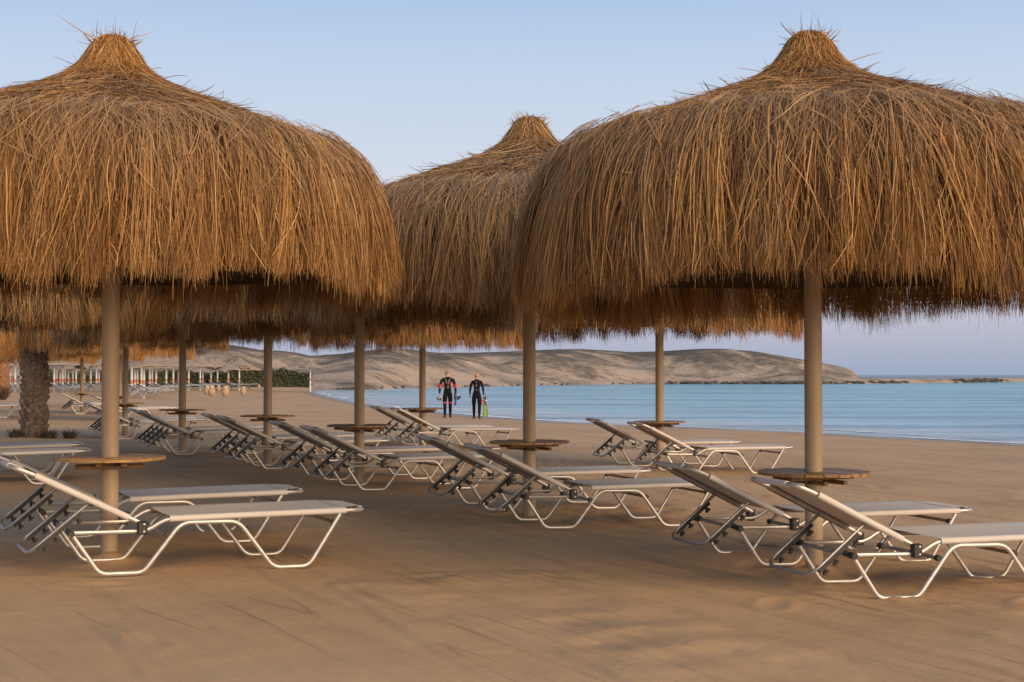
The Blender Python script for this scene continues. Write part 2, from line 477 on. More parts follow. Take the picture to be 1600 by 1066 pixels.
# ------------------------------------------------------------------ terrain
SHORE = [(90, -40), (52, 6), (24, 24.5), (12.1, 33.6), (8.65, 40.7), (2.2, 48.9), (-0.5, 54.7), (-2.4, 60.5), (-4.1, 64.8), (-6.7, 74.8),
         (-9.2, 85), (-14.9, 114), (-19, 138), (-20, 150), (-16, 163), (-12.4, 183), (-3.7, 204), (10.6, 236), (29.5, 256), (51, 258), (64, 264),
         (90, 300), (114, 333)]
WATER_Z = -0.5
def shore_distance(X, Y):
    """positive inland, negative in the water"""
    P = np.array(SHORE, float)
    best = np.full(X.shape, 1e9)
    for a, b in zip(P[:-1], P[1:]):
        d = b - a
        t = np.clip(((X - a[0]) * d[0] + (Y - a[1]) * d[1]) / (d @ d), 0, 1)
        best = np.minimum(best, np.hypot(X - a[0] - t * d[0], Y - a[1] - t * d[1]))
    poly = SHORE + [(900, 333), (900, -40)]
    inside = np.zeros(X.shape, bool)
    for (x1, y1), (x2, y2) in zip(poly, poly[1:] + poly[:1]):
        if y1 == y2: continue
        c = ((y1 > Y) != (y2 > Y)) & (X < (x2 - x1) * (Y - y1) / (y2 - y1) + x1)
        inside ^= c
    return np.where(inside, -best, best)
def base_z(X, Y):
    D = shore_distance(X, Y)
    z = np.interp(D, [-120, -30, -4, 0, 2.6, 6, 12, 17, 22, 400], [-4.5, -2.2, -0.75, -0.5, -0.43, -0.31, -0.12, -0.02, 0.0, 0.0])
    z = z - 0.019 * np.clip(X + 2.5, 0, 7) * np.clip((D - 4) / 14, 0, 1)
    return z
def ground(x, y):
    return float(base_z(np.array([float(x)]), np.array([float(y)]))[0])

rs = np.random.RandomState(11)
def vnoise(X, Y, scale, seed):
    r = np.random.RandomState(seed)
    T = r.rand(256, 256)
    x, y = X / scale, Y / scale
    i, j = np.floor(x).astype(int), np.floor(y).astype(int)
    fx, fy = x - i, y - j
    fx = fx * fx * (3 - 2 * fx); fy = fy * fy * (3 - 2 * fy)
    g = lambda a, b: T[a % 256, b % 256]
    return (g(i, j) * (1 - fx) + g(i + 1, j) * fx) * (1 - fy) + (g(i, j + 1) * (1 - fx) + g(i + 1, j + 1) * fx) * fy - 0.5

def sand_relief(X, Y):
    z = 0.05 * vnoise(X, Y, 2.3, 1) + 0.018 * vnoise(X, Y, 0.7, 2) + 0.006 * vnoise(X, Y, 0.22, 3)
    # edges left by a drag rake: one side slopes gently, the other is a small step
    a = R(-60)
    dx, dy = math.cos(a), math.sin(a)
    U = X * dx + Y * dy
    W = -X * dy + Y * dx
    r = np.random.RandomState(5)
    for k in range(120):
        if k < 70:
            cx, cy = r.uniform(-4.5, 4.8), r.uniform(4.8, 12.5)
        else:
            cx, cy = r.uniform(-9, 11), r.uniform(11, 26)
        u0, w0 = cx * dx + cy * dy, -cx * dy + cy * dx
        L = r.uniform(0.6, 2.8)
        hgt = r.uniform(0.003, 0.009) * (1 if cy < 12 else 2.0)
        slope = r.normal(0, 0.10); curve = r.normal(0, 0.05)
        wob = r.uniform(0.01, 0.05); fr = r.uniform(1.5, 4)
        du = U - u0
        ww = W - w0 - slope * du - curve * du * du - wob * np.sin(fr * du + k) - 0.004 * np.sin(13 * du + k * 3)
        fade = np.clip(1.25 - np.abs(du) / L, 0, 1)
        m = (np.abs(ww) < 0.35) & (fade > 0)
        s = np.where(ww < 0, np.exp(ww / 0.035), np.exp(-ww / 0.16)) - 1.0 * np.exp(-((ww + 0.05) / 0.04) ** 2)
        z = z + np.where(m, hgt * fade * s, 0)
    # sand heaped a little round the poles
    for cx, cy in ((-2.54, 9.0), (1.88, 8.88), (0.148, 12.2)):
        rr = np.hypot(X - cx, (Y - cy))
        z = z + 0.035 * np.exp(-((rr - 0.06) / 0.11) ** 2) * (1 + 1.4 * vnoise(X, Y, 0.12, 61)) - 0.02 * np.exp(-((rr - 0.34) / 0.14) ** 2)
    # footprints and scuffs
    for k in range(150):
        if k < 30:
            cx, cy = r.uniform(-4, 4.5), r.uniform(6, 12)
        elif k < 46:
            cx, cy = r.normal(2.9, 0.8), r.normal(8.4, 0.6)
        else:
            cx, cy = r.uniform(-4, 8), r.uniform(10, 22)
        an = r.uniform(0, 3.14)
        ux = (X - cx) * math.cos(an) + (Y - cy) * math.sin(an)
        uy = -(X - cx) * math.sin(an) + (Y - cy) * math.cos(an)
        q = (ux / 0.14) ** 2 + (uy / 0.06) ** 2
        z = z + (0.012 if cy < 12 else 0.022) * r.uniform(0.4, 1.2) * (-np.exp(-q) + 0.6 * np.exp(-(np.sqrt(q) - 1.7) ** 2 * 3))
    return z

def axis(lo_f, hi_f, step, lo, hi, g):
    a = list(np.arange(lo_f, hi_f, step))
    s, x = step, a[-1]
    while x < hi:
        s *= g; x += s; a.append(x)
    s, x = step, a[0]
    pre = []
    while x > lo:
        s *= g; x -= s; pre.append(x)
    return np.array(pre[::-1] + a)

gx = axis(-3.7, 4.0, 0.021, -6000, 6000, 1.05)
gy = axis(4.95, 9.6, 0.021, -4000, 178, 1.032)
GX, GY = np.meshgrid(gx, gy)
fade = np.clip((40 - GY) / 15, 0, 1) * np.clip((25 - np.abs(GX)) / 10, 0, 1)
GZ = base_z(GX, GY) + np.where((GY > 2) & (fade > 0), sand_relief(GX, GY), 0) * fade
# beyond the far bank the hills take over: sink the sheet there
nx, ny = len(gx), len(gy)
idx = np.arange(nx * ny).reshape(ny, nx)
F = np.stack([idx[:-1, :-1], idx[:-1, 1:], idx[1:, 1:], idx[1:, :-1]], -1).reshape(-1, 4)
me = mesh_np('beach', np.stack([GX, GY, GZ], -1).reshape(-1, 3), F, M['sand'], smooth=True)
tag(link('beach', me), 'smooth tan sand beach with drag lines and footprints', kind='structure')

# sea
sx_ = axis(-24, 60, 1.2, -30000, 30000, 1.12); sy_ = axis(24, 120, 0.8, 10, 38000, 1.08)
SX, SY = np.meshgrid(sx_, sy_)
Dw = -shore_distance(SX, SY)
dep = np.interp(Dw, [0, 2, 8, 40, 120], [0.0, 0.03, 0.15, 0.5, 0.62]) + 0.38 * np.clip((SY - 300) / 120, 0, 1)
dep = np.maximum(dep, 0.8 * np.clip((SY - 180) / 80, 0, 1))
dep = np.where(SY > 340, 1.0, dep)
idx = np.arange(SX.size).reshape(SX.shape)
F = np.stack([idx[:-1, :-1], idx[:-1, 1:], idx[1:, 1:], idx[1:, :-1]], -1).reshape(-1, 4)
me = mesh_np('sea', np.stack([SX, SY, SX * 0], -1).reshape(-1, 3), F, M['sea'], color=np.repeat(dep.reshape(-1, 1), 3, 1))
o = link('sea', me); o.location = (0, 0, WATER_Z); tag(o, 'calm blue bay water with fine ripples', kind='structure')

# thin broken line of foam where the ripples run out
def foam():
    P = np.array(SHORE[2:13], float)
    d = np.concatenate([[0], np.cumsum(np.hypot(*np.diff(P, axis=0).T))])
    t = np.arange(0, d[-1], 0.35)
    X = np.interp(t, d, P[:, 0]); Y = np.interp(t, d, P[:, 1])
    k = np.ones(15) / 15
    X = np.convolve(np.pad(X, 7, 'edge'), k, 'valid'); Y = np.convolve(np.pad(Y, 7, 'edge'), k, 'valid')
    tx, ty = np.gradient(X), np.gradient(Y)
    l = np.hypot(tx, ty); nx_, ny_ = ty / l, -tx / l            # towards the water
    vs, fs = [], []
    for row, (base, wid, seed) in enumerate(((0.15, 0.55, 41), (1.7, 0.4, 42))):
        w = np.clip(vnoise(t, t * 0, 2.6, seed) + vnoise(t, t * 0, 0.8, seed + 5) * 0.6 + (0.28 if row == 0 else -0.02), 0, 0.6) * wid * 2
        o = base + 0.7 * vnoise(t, t * 0, 5.0, seed + 9)
        for i in range(len(t) - 1):
            if w[i] > 0.03 or w[i + 1] > 0.03:
                b = len(vs)
                for j in (i, i + 1):
                    for e in (o[j] - w[j] / 2, o[j] + w[j] / 2):
                        vs.append((X[j] + nx_[j] * e, Y[j] + ny_[j] * e, WATER_Z + 0.012))
                fs.append((b, b + 1, b + 3, b + 2))
    mb = MB(); mb.add(vs, fs)
    return mb.mesh('surf_foam', noise_mat('foam', (0.55, 0.58, 0.60), (0.78, 0.79, 0.80), 3.0, 0.7, bump=0.03), smooth=False)
tag(link('surf_foam', foam()), 'thin broken line of pale foam along the waterline', 'foam', kind='stuff')

# hills behind the bay: (angle as image column at 2222 px focal, height of the skyline in the same units)
SKY = [(-400, 540), (0, 545), (150, 544), (295, 540), (330, 536), (370, 540), (410, 547), (440, 548), (470, 552), (483, 556), (530, 553), (560, 549),
       (600, 545), (640, 545.5), (680, 551), (740, 551), (800, 549), (860, 546), (900, 545), (930, 546.5), (985, 550), (1030, 549), (1060, 547),
       (1090, 545), (1130, 545), (1180, 549), (1250, 561), (1300, 570), (1330, 577), (1345, 585), (1362, 590), (1400, 592.5), (1480, 593), (1545, 592.5), (1562, 596), (1570, 598), (1600, 600)]
FARSHORE = [(-400, 170), (300, 165), (480, 158), (571, 152), (650, 183), (760, 204), (900, 236), (1050, 260), (1250, 258), (1340, 266), (1500, 300), (1570, 330), (1600, 334)]
ta = np.linspace(-400, 1600, 900)
yS = np.interp(ta, *zip(*FARSHORE))
yS = np.convolve(np.pad(yS, 12, 'edge'), np.ones(25) / 25, 'valid')
jit = 1.6 * vnoise(ta, ta * 0, 14, 9) + 0.8 * vnoise(ta, ta * 0, 5, 19)
skyl = np.interp(ta, *zip(*SKY))
skyl = np.convolve(np.pad(skyl, 3, 'edge'), np.ones(7) / 7, 'valid')
sv = np.concatenate([np.linspace(-6, 30, 46), np.linspace(32, 90, 40), np.linspace(95, 180, 14)])
rid = 62 + 18 * vnoise(ta, ta * 0, 120, 4)
low = np.clip((1362 - ta) / 30, 0, 1)                   # 0 on the low spit
rid = rid * low + 10 * (1 - low)
RV = yS[None, :] + np.where(low[None, :] > 0, sv[:, None], np.minimum(sv[:, None], 30) * 0.9)
Dr = yS + rid
Hr = 1.15 + (586 - skyl) * Dr / 2222.0
XX = (ta[None, :] - 800) / 2222.0 * RV
YY = RV
S = RV - yS[None, :]
q = np.clip((S - 9) / np.maximum(rid[None, :] - 9, 0.5), 0, 1)
prof = q ** 0.72 * (0.75 + 0.25 * (3 * q * q - 2 * q ** 3) / np.maximum(q, 1e-3))
prof = np.clip(prof, 0, 1)
shelf = np.interp(S - jit[None, :] * np.clip(1 - S / 9, 0, 1), [-6, 0, 3, 9, 20], [-1.4, -0.5, -0.15, 0.35, 0.5])
Z = shelf + (np.maximum(Hr[None, :] - 0.5, -0.3)) * prof
A1 = XX * 0.8 + YY * 0.35; A2 = -XX * 0.35 + YY * 0.25
g1 = 1 - 2 * np.abs(vnoise(A1, A2, 17, 21)) * 2      # ridged: spurs and gullies running down at a slant
g2 = 1 - 2 * np.abs(vnoise(XX * 0.9 - YY * 0.3, YY * 0.3, 8, 24)) * 2
gul = 1.5 * g1 + 0.7 * g2 - 1.1 + vnoise(XX, YY, 3.0, 22) * 0.35 + vnoise(XX, YY, 1.3, 23) * 0.2
env = np.clip(q * 3, 0, 1) * np.clip((1 - q) * 2.6, 0, 1) * np.clip(Hr[None, :] / 5.0, 0, 1)
Z = Z + gul * env
back = np.clip((S - rid[None, :]) / 60, 0, 1)
Z = Z - back * 1.5 - (1 - low[None, :]) * np.clip((S - 14) / 10, 0, 1) * 3
n1, n2 = Z.shape
idx = np.arange(n1 * n2).reshape(n1, n2)
F = np.stack([idx[:-1, :-1], idx[:-1, 1:], idx[1:, 1:], idx[1:, :-1]], -1).reshape(-1, 4)
me = mesh_np('hills', np.stack([XX, YY, Z], -1).reshape(-1, 3), F, M['hill'], smooth=True)
tag(link('hills', me), 'low barren sandy hills with grey scrub across the bay', kind='structure')

# dark rocks along the far waterline
def ico_rock(r, rnd):
    bm = bmesh.new()
    bmesh.ops.create_icosphere(bm, subdivisions=1, radius=r)
    for v in bm.verts:
        v.co *= rnd.uniform(0.7, 1.2); v.co.z *= 0.5
    vs = [v.co.copy() for v in bm.verts]; fs = [tuple(v.index for v in f.verts) for f in bm.faces]
    bm.free()
    return vs, fs
rnd = random.Random(3)
mb = MB()
for k in range(330):
    if k < 210:
        t = rnd.uniform(1040, 1420); off = rnd.uniform(-0.5, 2.0); r = rnd.uniform(0.25, 0.7)
    elif k < 270:
        t = rnd.gauss(1530, 18); off = rnd.uniform(-1, 6); r = rnd.uniform(0.4, 1.0)
    else:
        t = rnd.uniform(520, 1040); off = rnd.uniform(-0.3, 1.0); r = rnd.uniform(0.15, 0.32)
    y = float(np.interp(t, ta, yS)) + off
    vs, fs = ico_rock(r, rnd)
    c = Vector(((t - 800) / 2222 * y, y, WATER_Z + rnd.uniform(0.0, 0.25) + 0.08 * max(off, 0)))
    mb.add([v + c for v in vs], fs)
tag(link('shore_rocks', mb.mesh('shore_rocks', M['rock'], smooth=False)), 'dark rocks along the far waterline of the bay', 'rocks', kind='stuff')

# ------------------------------------------------------------------ thatched umbrellas
PR = np.array([(0.02, 3.30), (0.08, 3.28), (0.125, 3.235), (0.165, 3.165), (0.21, 3.095), (0.29, 3.025), (0.42, 2.955), (0.57, 2.89), (0.79, 2.81), (0.94, 2.755), (1.18, 2.665), (1.36, 2.595),
               (1.50, 2.525), (1.60, 2.44), (1.68, 2.32), (1.735, 2.16), (1.76, 2.02), (1.775, 1.85), (1.78, 1.64), (1.78, 1.40)])
SEG = np.hypot(*np.diff(PR, axis=0).T)
SL = np.concatenate([[0], np.cumsum(SEG)])
NR = np.stack([-np.gradient(PR[:, 1], SL), np.gradient(PR[:, 0], SL)], 1)
NR /= np.linalg.norm(NR, axis=1)[:, None]
def s_at_r(r):
    return np.interp(r, PR[:15, 0], SL[:15])
def s_at_z(z):
    return np.interp(-np.asarray(z), -PR[:, 1], SL)

def strands(n, seg, s0, s1, phi, dphi, h0, h1, lift, width, rg, wob=0.02, droop=None):
    """ribbons that follow the shell: arc length s0..s1, azimuth phi..phi+dphi, height above shell h0..h1"""
    t = np.linspace(0, 1, seg + 1)[None, :]
    s = s0[:, None] + (s1 - s0)[:, None] * t
    ph = phi[:, None] + dphi[:, None] * t
    a, b = rg.uniform(0, 6.28, n), rg.normal(0, wob, n)
    ph = ph + (b[:, None] * np.sin(a[:, None] + 4.5 * t))
    r = np.interp(s, SL, PR[:, 0]); z = np.interp(s, SL, PR[:, 1])
    nr = np.interp(s, SL, NR[:, 0]); nz = np.interp(s, SL, NR[:, 1])
    h = h0[:, None] + (h1 - h0)[:, None] * t + lift[:, None] * t ** 3
    r = r + nr * h; z = z + nz * h
    P = np.stack([r * np.cos(ph), r * np.sin(ph), z], -1)
    N = np.stack([nr * np.cos(ph), nr * np.sin(ph), nz], -1)
    return ribbon(P, N, width, rg)

def ribbon(P, N, width, rg):
    n, m, _ = P.shape
    T = np.gradient(P, axis=1)
    T /= np.linalg.norm(T, axis=2, keepdims=True) + 1e-9
    B = np.cross(T, N); B /= np.linalg.norm(B, axis=2, keepdims=True) + 1e-9
    N2 = np.cross(B, T)
    roll = rg.uniform(-1.0, 1.0, n)[:, None, None]
    Wd = B * np.cos(roll) + N2 * np.sin(roll)
    taper = np.interp(np.linspace(0, 1, m), [0, 0.15, 0.75, 1], [0.7, 1, 0.85, 0.25])[None, :, None]
    Wd = Wd * width[:, None, None] * 0.5 * taper
    V = np.stack([P - Wd, P + Wd], 2)            # n,m,2,3
    return V

def pack(parts):
    Vs, Fs, Cs, b = [], [], [], 0
    for V, C in parts:
        n, m = V.shape[:2]
        Vs.append(V.reshape(-1, 3))
        i = np.arange(n * m * 2).reshape(n, m, 2) + b
        Fs.append(np.stack([i[:, :-1, 0], i[:, :-1, 1], i[:, 1:, 1], i[:, 1:, 0]], -1).reshape(-1, 4))
        Cp = np.repeat(C[:, None, :], m, axis=1)
        if C[0, 2] < 0:                                   # skirt: sun-bleached grey at the shoulder, golden towards the tips
            zz = V[:, :, 0, 2]
            w = np.clip((zz - 2.0) / 0.55, 0, 1)
            Cp[:, :, 1] = np.clip(Cp[:, :, 1] + 0.34 * w - 0.12 * (1 - w), 0, 0.92)
            Cp[:, :, 2] = 0
        Cs.append(np.repeat(Cp.reshape(-1, C.shape[1]), 2, axis=0))
        b += n * m * 2
    return np.concatenate(Vs), np.concatenate(Fs), np.concatenate(Cs)

def thatch_meshes(seed, dens=1.0, wmul=1.0, rim=1.66, mat=None):
    rg = np.random.RandomState(seed)
    mat = mat or M['thatch']
    TAU = 2 * math.pi
    # ---- skirt
    n = int(21000 * dens)
    ncl = 280
    cl_phi = rg.uniform(0, TAU, ncl); cl_tone = rg.normal(0, 0.21, ncl); cl_len = rg.normal(0, 0.035, ncl); cl_h = rg.uniform(0, 0.12, ncl)
    cl_grey = np.clip(rg.normal(0.1, 0.28, ncl), 0, 0.8); cl_lean = rg.normal(0, 0.055, ncl); cl_top = rg.normal(0, 0.05, ncl)
    ci = rg.randint(0, ncl, n)
    spread = rg.normal(0, 0.022, n)
    phi = cl_phi[ci] + spread
    # broad waves of the rim
    k1, k2, k3 = rg.uniform(0, TAU, 3)
    wave = 0.035 * np.sin(2 * phi + k1) + 0.028 * np.sin(5 * phi + k2) + 0.018 * np.sin(11 * phi + k3)
    depth = rg.beta(1.3, 1.3, n)                          # 0 inner .. 1 outer
    zend = rim + wave + cl_len[ci] + rg.normal(0, 0.028, n) + 0.10 * depth ** 2 * rg.rand(n) + (rg.rand(n) < 0.06) * rg.uniform(0, 0.55, n)
    zend -= (rg.rand(n) < 0.012) * rg.uniform(0.03, 0.12, n)
    s0 = s_at_r(np.clip(1.44 + cl_top[ci] + rg.normal(0, 0.05, n), 1.25, 1.6))
    s0 = s0 + (rg.rand(n) < 0.25) * rg.uniform(0, 0.45, n)
    s1 = s_at_z(zend)
    h0 = 0.0 + 0.045 * depth + 0.3 * cl_h[ci] * depth
    h1 = -0.05 + 0.10 * depth + cl_h[ci] * 0.8 + rg.normal(0, 0.008, n)
    dphi = cl_lean[ci] - 0.45 * spread + rg.normal(0, 0.022, n) + (rg.rand(n) < 0.07) * rg.normal(0, 0.11, n)
    lift = rg.normal(0.0, 0.012, n) + (rg.rand(n) < 0.03) * rg.uniform(0, 0.08, n)
    w = rg.uniform(0.0026, 0.0068, n) * wmul
    V1 = strands(n, 8, s0, s1, phi, dphi, h0, h1, lift, w, rg, wob=0.014)
    tone = np.clip(0.44 + cl_tone[ci] + rg.normal(0, 0.20, n), 0, 1)
    C1 = np.stack([tone, np.clip(cl_grey[ci] + rg.normal(0, 0.15, n), 0, 0.9), tone * 0 - 1], 1)
    # shorter broken straws caught in the skirt, at all angles
    n = int(8500 * dens)
    ci = rg.randint(0, ncl, n)
    ph2 = rg.uniform(0, TAU, n)
    sa, sb = float(s_at_r(1.40)), float(s_at_z(1.80))
    s0 = sa + (sb - sa) * rg.rand(n) ** 1.35
    ln = rg.uniform(0.10, 0.42, n)
    s1 = np.minimum(s0 + ln, s_at_z(rim + 0.02))
    shoulder = np.clip(1 - (s0 - sa) / 0.45, 0, 1)
    ang = rg.normal(0, 0.16 + 0.60 * shoulder, n) * ln / 1.7
    h0 = rg.uniform(0.015, 0.125, n); h1 = h0 + rg.normal(0.004, 0.014, n)
    V2 = strands(n, 6, s0, s1, ph2, ang, h0, h1, rg.normal(0, 0.012, n) + (rg.rand(n) < 0.05) * 0.05, rg.uniform(0.0024, 0.006, n) * wmul, rg, wob=0.008)
    t2 = np.clip(0.50 + rg.normal(0, 0.22, n), 0, 1)
    C2 = np.stack([t2, np.clip(0.12 + 0.25 * shoulder + rg.normal(0, 0.2, n), 0, 0.9), t2 * 0 - 1], 1)
    V, F, C = pack([(V1, C1), (V2, C2)])
    skirt = mesh_np('thatch_skirt', V, F, mat, color=C)
    # ---- roof
    n = int(11000 * dens)
    rr = np.sqrt(rg.uniform(0.28 ** 2, 1.36 ** 2, n))
    s0 = s_at_r(rr)
    L = rg.uniform(0.22, 0.6, n)
    s1 = np.minimum(s0 + L, s_at_r(1.56))
    messy = rg.rand(n) < 0.40
    rm = np.interp((s0 + s1) / 2, SL, PR[:, 0])
    dphi = np.where(messy, rg.normal(0, 0.28, n), rg.normal(0, 0.06, n)) / np.maximum(rm, 0.3)
    phi = rg.uniform(0, TAU, n)
    h0 = rg.uniform(-0.02, 0.035, n); h1 = rg.uniform(0.0, 0.055, n)
    lift = rg.normal(0, 0.012, n) + (rg.rand(n) < 0.06) * rg.uniform(0, 0.09, n)
    w = rg.uniform(0.003, 0.0075, n) * wmul
    Va = strands(n, 5, s0, s1, phi, dphi, h0, h1, lift, w, rg, wob=0.04)
    tone = np.clip(0.47 + 0.10 * np.sin(9 * phi + 3 * rr + k1) + rg.normal(0, 0.2, n), 0, 1)
    Ca = np.stack([tone, np.clip(rg.normal(0.25, 0.25, n), 0, 0.9), tone * 0], 1)
    # straw lying along the eaves ring
    n = int(1500 * dens)
    rr = np.clip(rg.normal(1.44, 0.09, n), 1.1, 1.6)
    s0 = s_at_r(rr); s1 = s_at_r(np.clip(rr + rg.normal(0.06, 0.09, n), 1.0, 1.62))
    Vb = strands(n, 5, s0, s1, rg.uniform(0, TAU, n), rg.choice([-1, 1], n) * rg.uniform(0.08, 0.32, n), rg.uniform(0.01, 0.05, n), rg.uniform(0.01, 0.07, n),
                 rg.normal(0, 0.008, n), rg.uniform(0.0045, 0.008, n) * wmul, rg, wob=0.02)
    tone = np.clip(rg.normal(0.5, 0.2, n), 0, 1)
    Cb = np.stack([tone, np.clip(rg.normal(0.3, 0.25, n), 0, 0.9), tone * 0], 1)
    V, F, C = pack([(Va, Ca), (Vb, Cb)])
    roof = mesh_np('thatch_roof', V, F, mat, color=C)
    # ---- cap: tied bundle on top
    n = int(3600 * dens)
    s0 = np.clip(rg.normal(s_at_z(3.26), 0.07, n), 0.01, 0.4)
    s1 = s0 + rg.uniform(0.16, 0.46, n)
    Vc = strands(n, 6, s0, s1, rg.uniform(0, TAU, n), rg.normal(0, 0.22, n), rg.uniform(-0.03, 0.02, n), rg.uniform(-0.005, 0.035, n),
                 rg.normal(0, 0.01, n), rg.uniform(0.003, 0.0075, n) * wmul, rg, wob=0.12)
    tone = np.clip(rg.normal(0.60, 0.17, n), 0, 1)
    Cc = np.stack([tone, np.clip(rg.normal(-0.1, 0.2, n), 0, 0.9), tone * 0], 1)
    # loose ends standing out of the top and off the roof edge
    def loose(n, base, direction, length, bend):
        t = np.linspace(0, 1, 6)[None, :, None]
        P = base[:, None, :] + direction[:, None, :] * (length[:, None, None] * t) + bend[:, None, :] * (length[:, None, None] * t ** 2)
        N = np.zeros_like(P); N[..., 0] = rg.normal(size=(n, 1)); N[..., 1] = rg.normal(size=(n, 1)); N[..., 2] = 0.2
        return ribbon(P, N, rg.uniform(0.004, 0.0075, n) * wmul, rg)
    n = int(190 * min(1, dens * 1.5))
    a = rg.uniform(0, TAU, n); r = 0.13 * np.sqrt(rg.rand(n))
    base = np.stack([r * np.cos(a), r * np.sin(a), 3.26 - 2.2 * r * r + 0.02 * rg.rand(n)], 1)
    dr = np.stack([np.cos(a) * 0.8 * rg.rand(n) + rg.normal(0, 0.5, n), np.sin(a) * 0.8 * rg.rand(n) + rg.normal(0, 0.5, n), rg.uniform(0.05, 0.9, n)], 1)
    Vd = loose(n, base, dr, np.where(rg.rand(n) < 0.06, rg.uniform(0.10, 0.15, n), rg.uniform(0.03, 0.085, n)), rg.normal(0, 0.5, (n, 3)))
    tone = np.clip(rg.normal(0.55, 0.2, n), 0, 1)
    Cd = np.stack([tone, tone * 0 + 0.05, tone * 0], 1)
    n = int(260 * min(1, dens * 1.5))
    a = rg.uniform(0, TAU, n); r = rg.uniform(0.2, 1.62, n)
    s = s_at_r(r)
    base = np.stack([r * np.cos(a), r * np.sin(a), np.interp(s, SL, PR[:, 1]) + 0.02], 1)
    a2 = a + rg.normal(0, 0.6, n)
    dr = np.stack([np.cos(a2), np.sin(a2), rg.uniform(-0.25, 0.45, n)], 1)
    Ve = loose(n, base, dr, rg.uniform(0.05, 0.2, n), np.concatenate([rg.normal(0, 0.25, (n, 2)), rg.normal(-0.2, 0.25, (n, 1))], 1))
    tone = np.clip(rg.normal(0.5, 0.2, n), 0, 1)
    Ce = np.stack([tone, np.clip(rg.normal(0.2, 0.2, n), 0, 1), tone * 0], 1)
    V, F, C = pack([(Vc, Cc), (Vd, Cd), (Ve, Ce)])
    cap = mesh_np('thatch_cap', V, F, mat, color=C)
    return skirt, roof, cap

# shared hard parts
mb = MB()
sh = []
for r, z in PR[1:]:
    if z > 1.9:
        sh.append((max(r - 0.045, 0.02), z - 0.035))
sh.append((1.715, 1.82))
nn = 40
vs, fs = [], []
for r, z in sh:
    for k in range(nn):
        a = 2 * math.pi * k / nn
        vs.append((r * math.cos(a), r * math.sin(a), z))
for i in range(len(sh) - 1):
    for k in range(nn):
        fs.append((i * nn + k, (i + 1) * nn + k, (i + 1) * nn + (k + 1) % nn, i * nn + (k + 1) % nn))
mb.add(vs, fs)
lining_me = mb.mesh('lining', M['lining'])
mb = MB(); mb.lathe([(0.0545, -0.6), (0.0545, 2.95)], 28)
pole_me = mb.mesh('pole', M['pole'])
mb = MB(); mb.tube([(0.05, 0, 2.70), (1.60, 0, 2.32)], 0.022, n=8)
rafter_me = mb.mesh('rafter', M['rafter'])
mb = MB()
ring = [(1.60 * math.cos(2 * math.pi * k / 32), 1.60 * math.sin(2 * math.pi * k / 32), 2.30) for k in range(33)]
mb.tube(ring, 0.018, n=6, cap=False)
ring_me = mb.mesh('eaves_ring', M['rafter'])

# round table of boards clamped to the pole
TABLE_Z = 0.625
NPL, TR = 8, 0.345
pw = 2 * TR / NPL
plank_mes = []
for k in range(NPL):
    y0, y1 = -TR + k * pw + 0.003, -TR + (k + 1) * pw - 0.003
    segs = []
    def xs(y): return math.sqrt(max(TR * TR - y * y, 0.0004))
    m_ = 6
    top = [(xs(y0 + (y1 - y0) * i / m_), y0 + (y1 - y0) * i / m_) for i in range(m_ + 1)]
    bot = [(-x, y) for x, y in top[::-1]]
    cuts = [top + bot]
    if y0 < 0.0545 and y1 > -0.0545:                      # the pole passes here: two short boards with a notch
        hole = [(math.sqrt(max(0.058 ** 2 - y * y, 0)) + 0.0015, y) for y in (y0 + (y1 - y0) * i / m_ for i in range(m_ + 1))]
        right = top + hole[::-1]
        left = [(-x, y) for x, y in right][::-1]
        cuts = [right, left]
    for c in cuts:
        mb = MB()
        n_ = len(c)
        vs = [(x, y, -0.0085) for x, y in c] + [(x, y, 0.0085) for x, y in c]
        fs = [tuple(range(n_))[::-1], tuple(range(n_, 2 * n_))] + [(i, (i + 1) % n_, (i + 1) % n_ + n_, i + n_) for i in range(n_)]
        mb.add(vs, fs)
        plank_mes.append((mb.mesh('plank', M['plank'], smooth=False), (k * 37 % 5 - 2) * 0.0009))
mb = MB()
for s in (-1, 1):
    mb.box((s * 0.075, 0, -0.027), (0.038, 0.50, 0.028))
    mb.box((0, s * 0.075, -0.053), (0.42, 0.032, 0.024))
table_me = mb.mesh('table', M['batten'], smooth=False, bevel=0.003)
mb = MB()
mb.tube([(0.073, -0.075, -0.053), (0.073, -0.096, -0.053)], 0.008, n=6)
bolt_me = mb.mesh('bolt', M['black'])

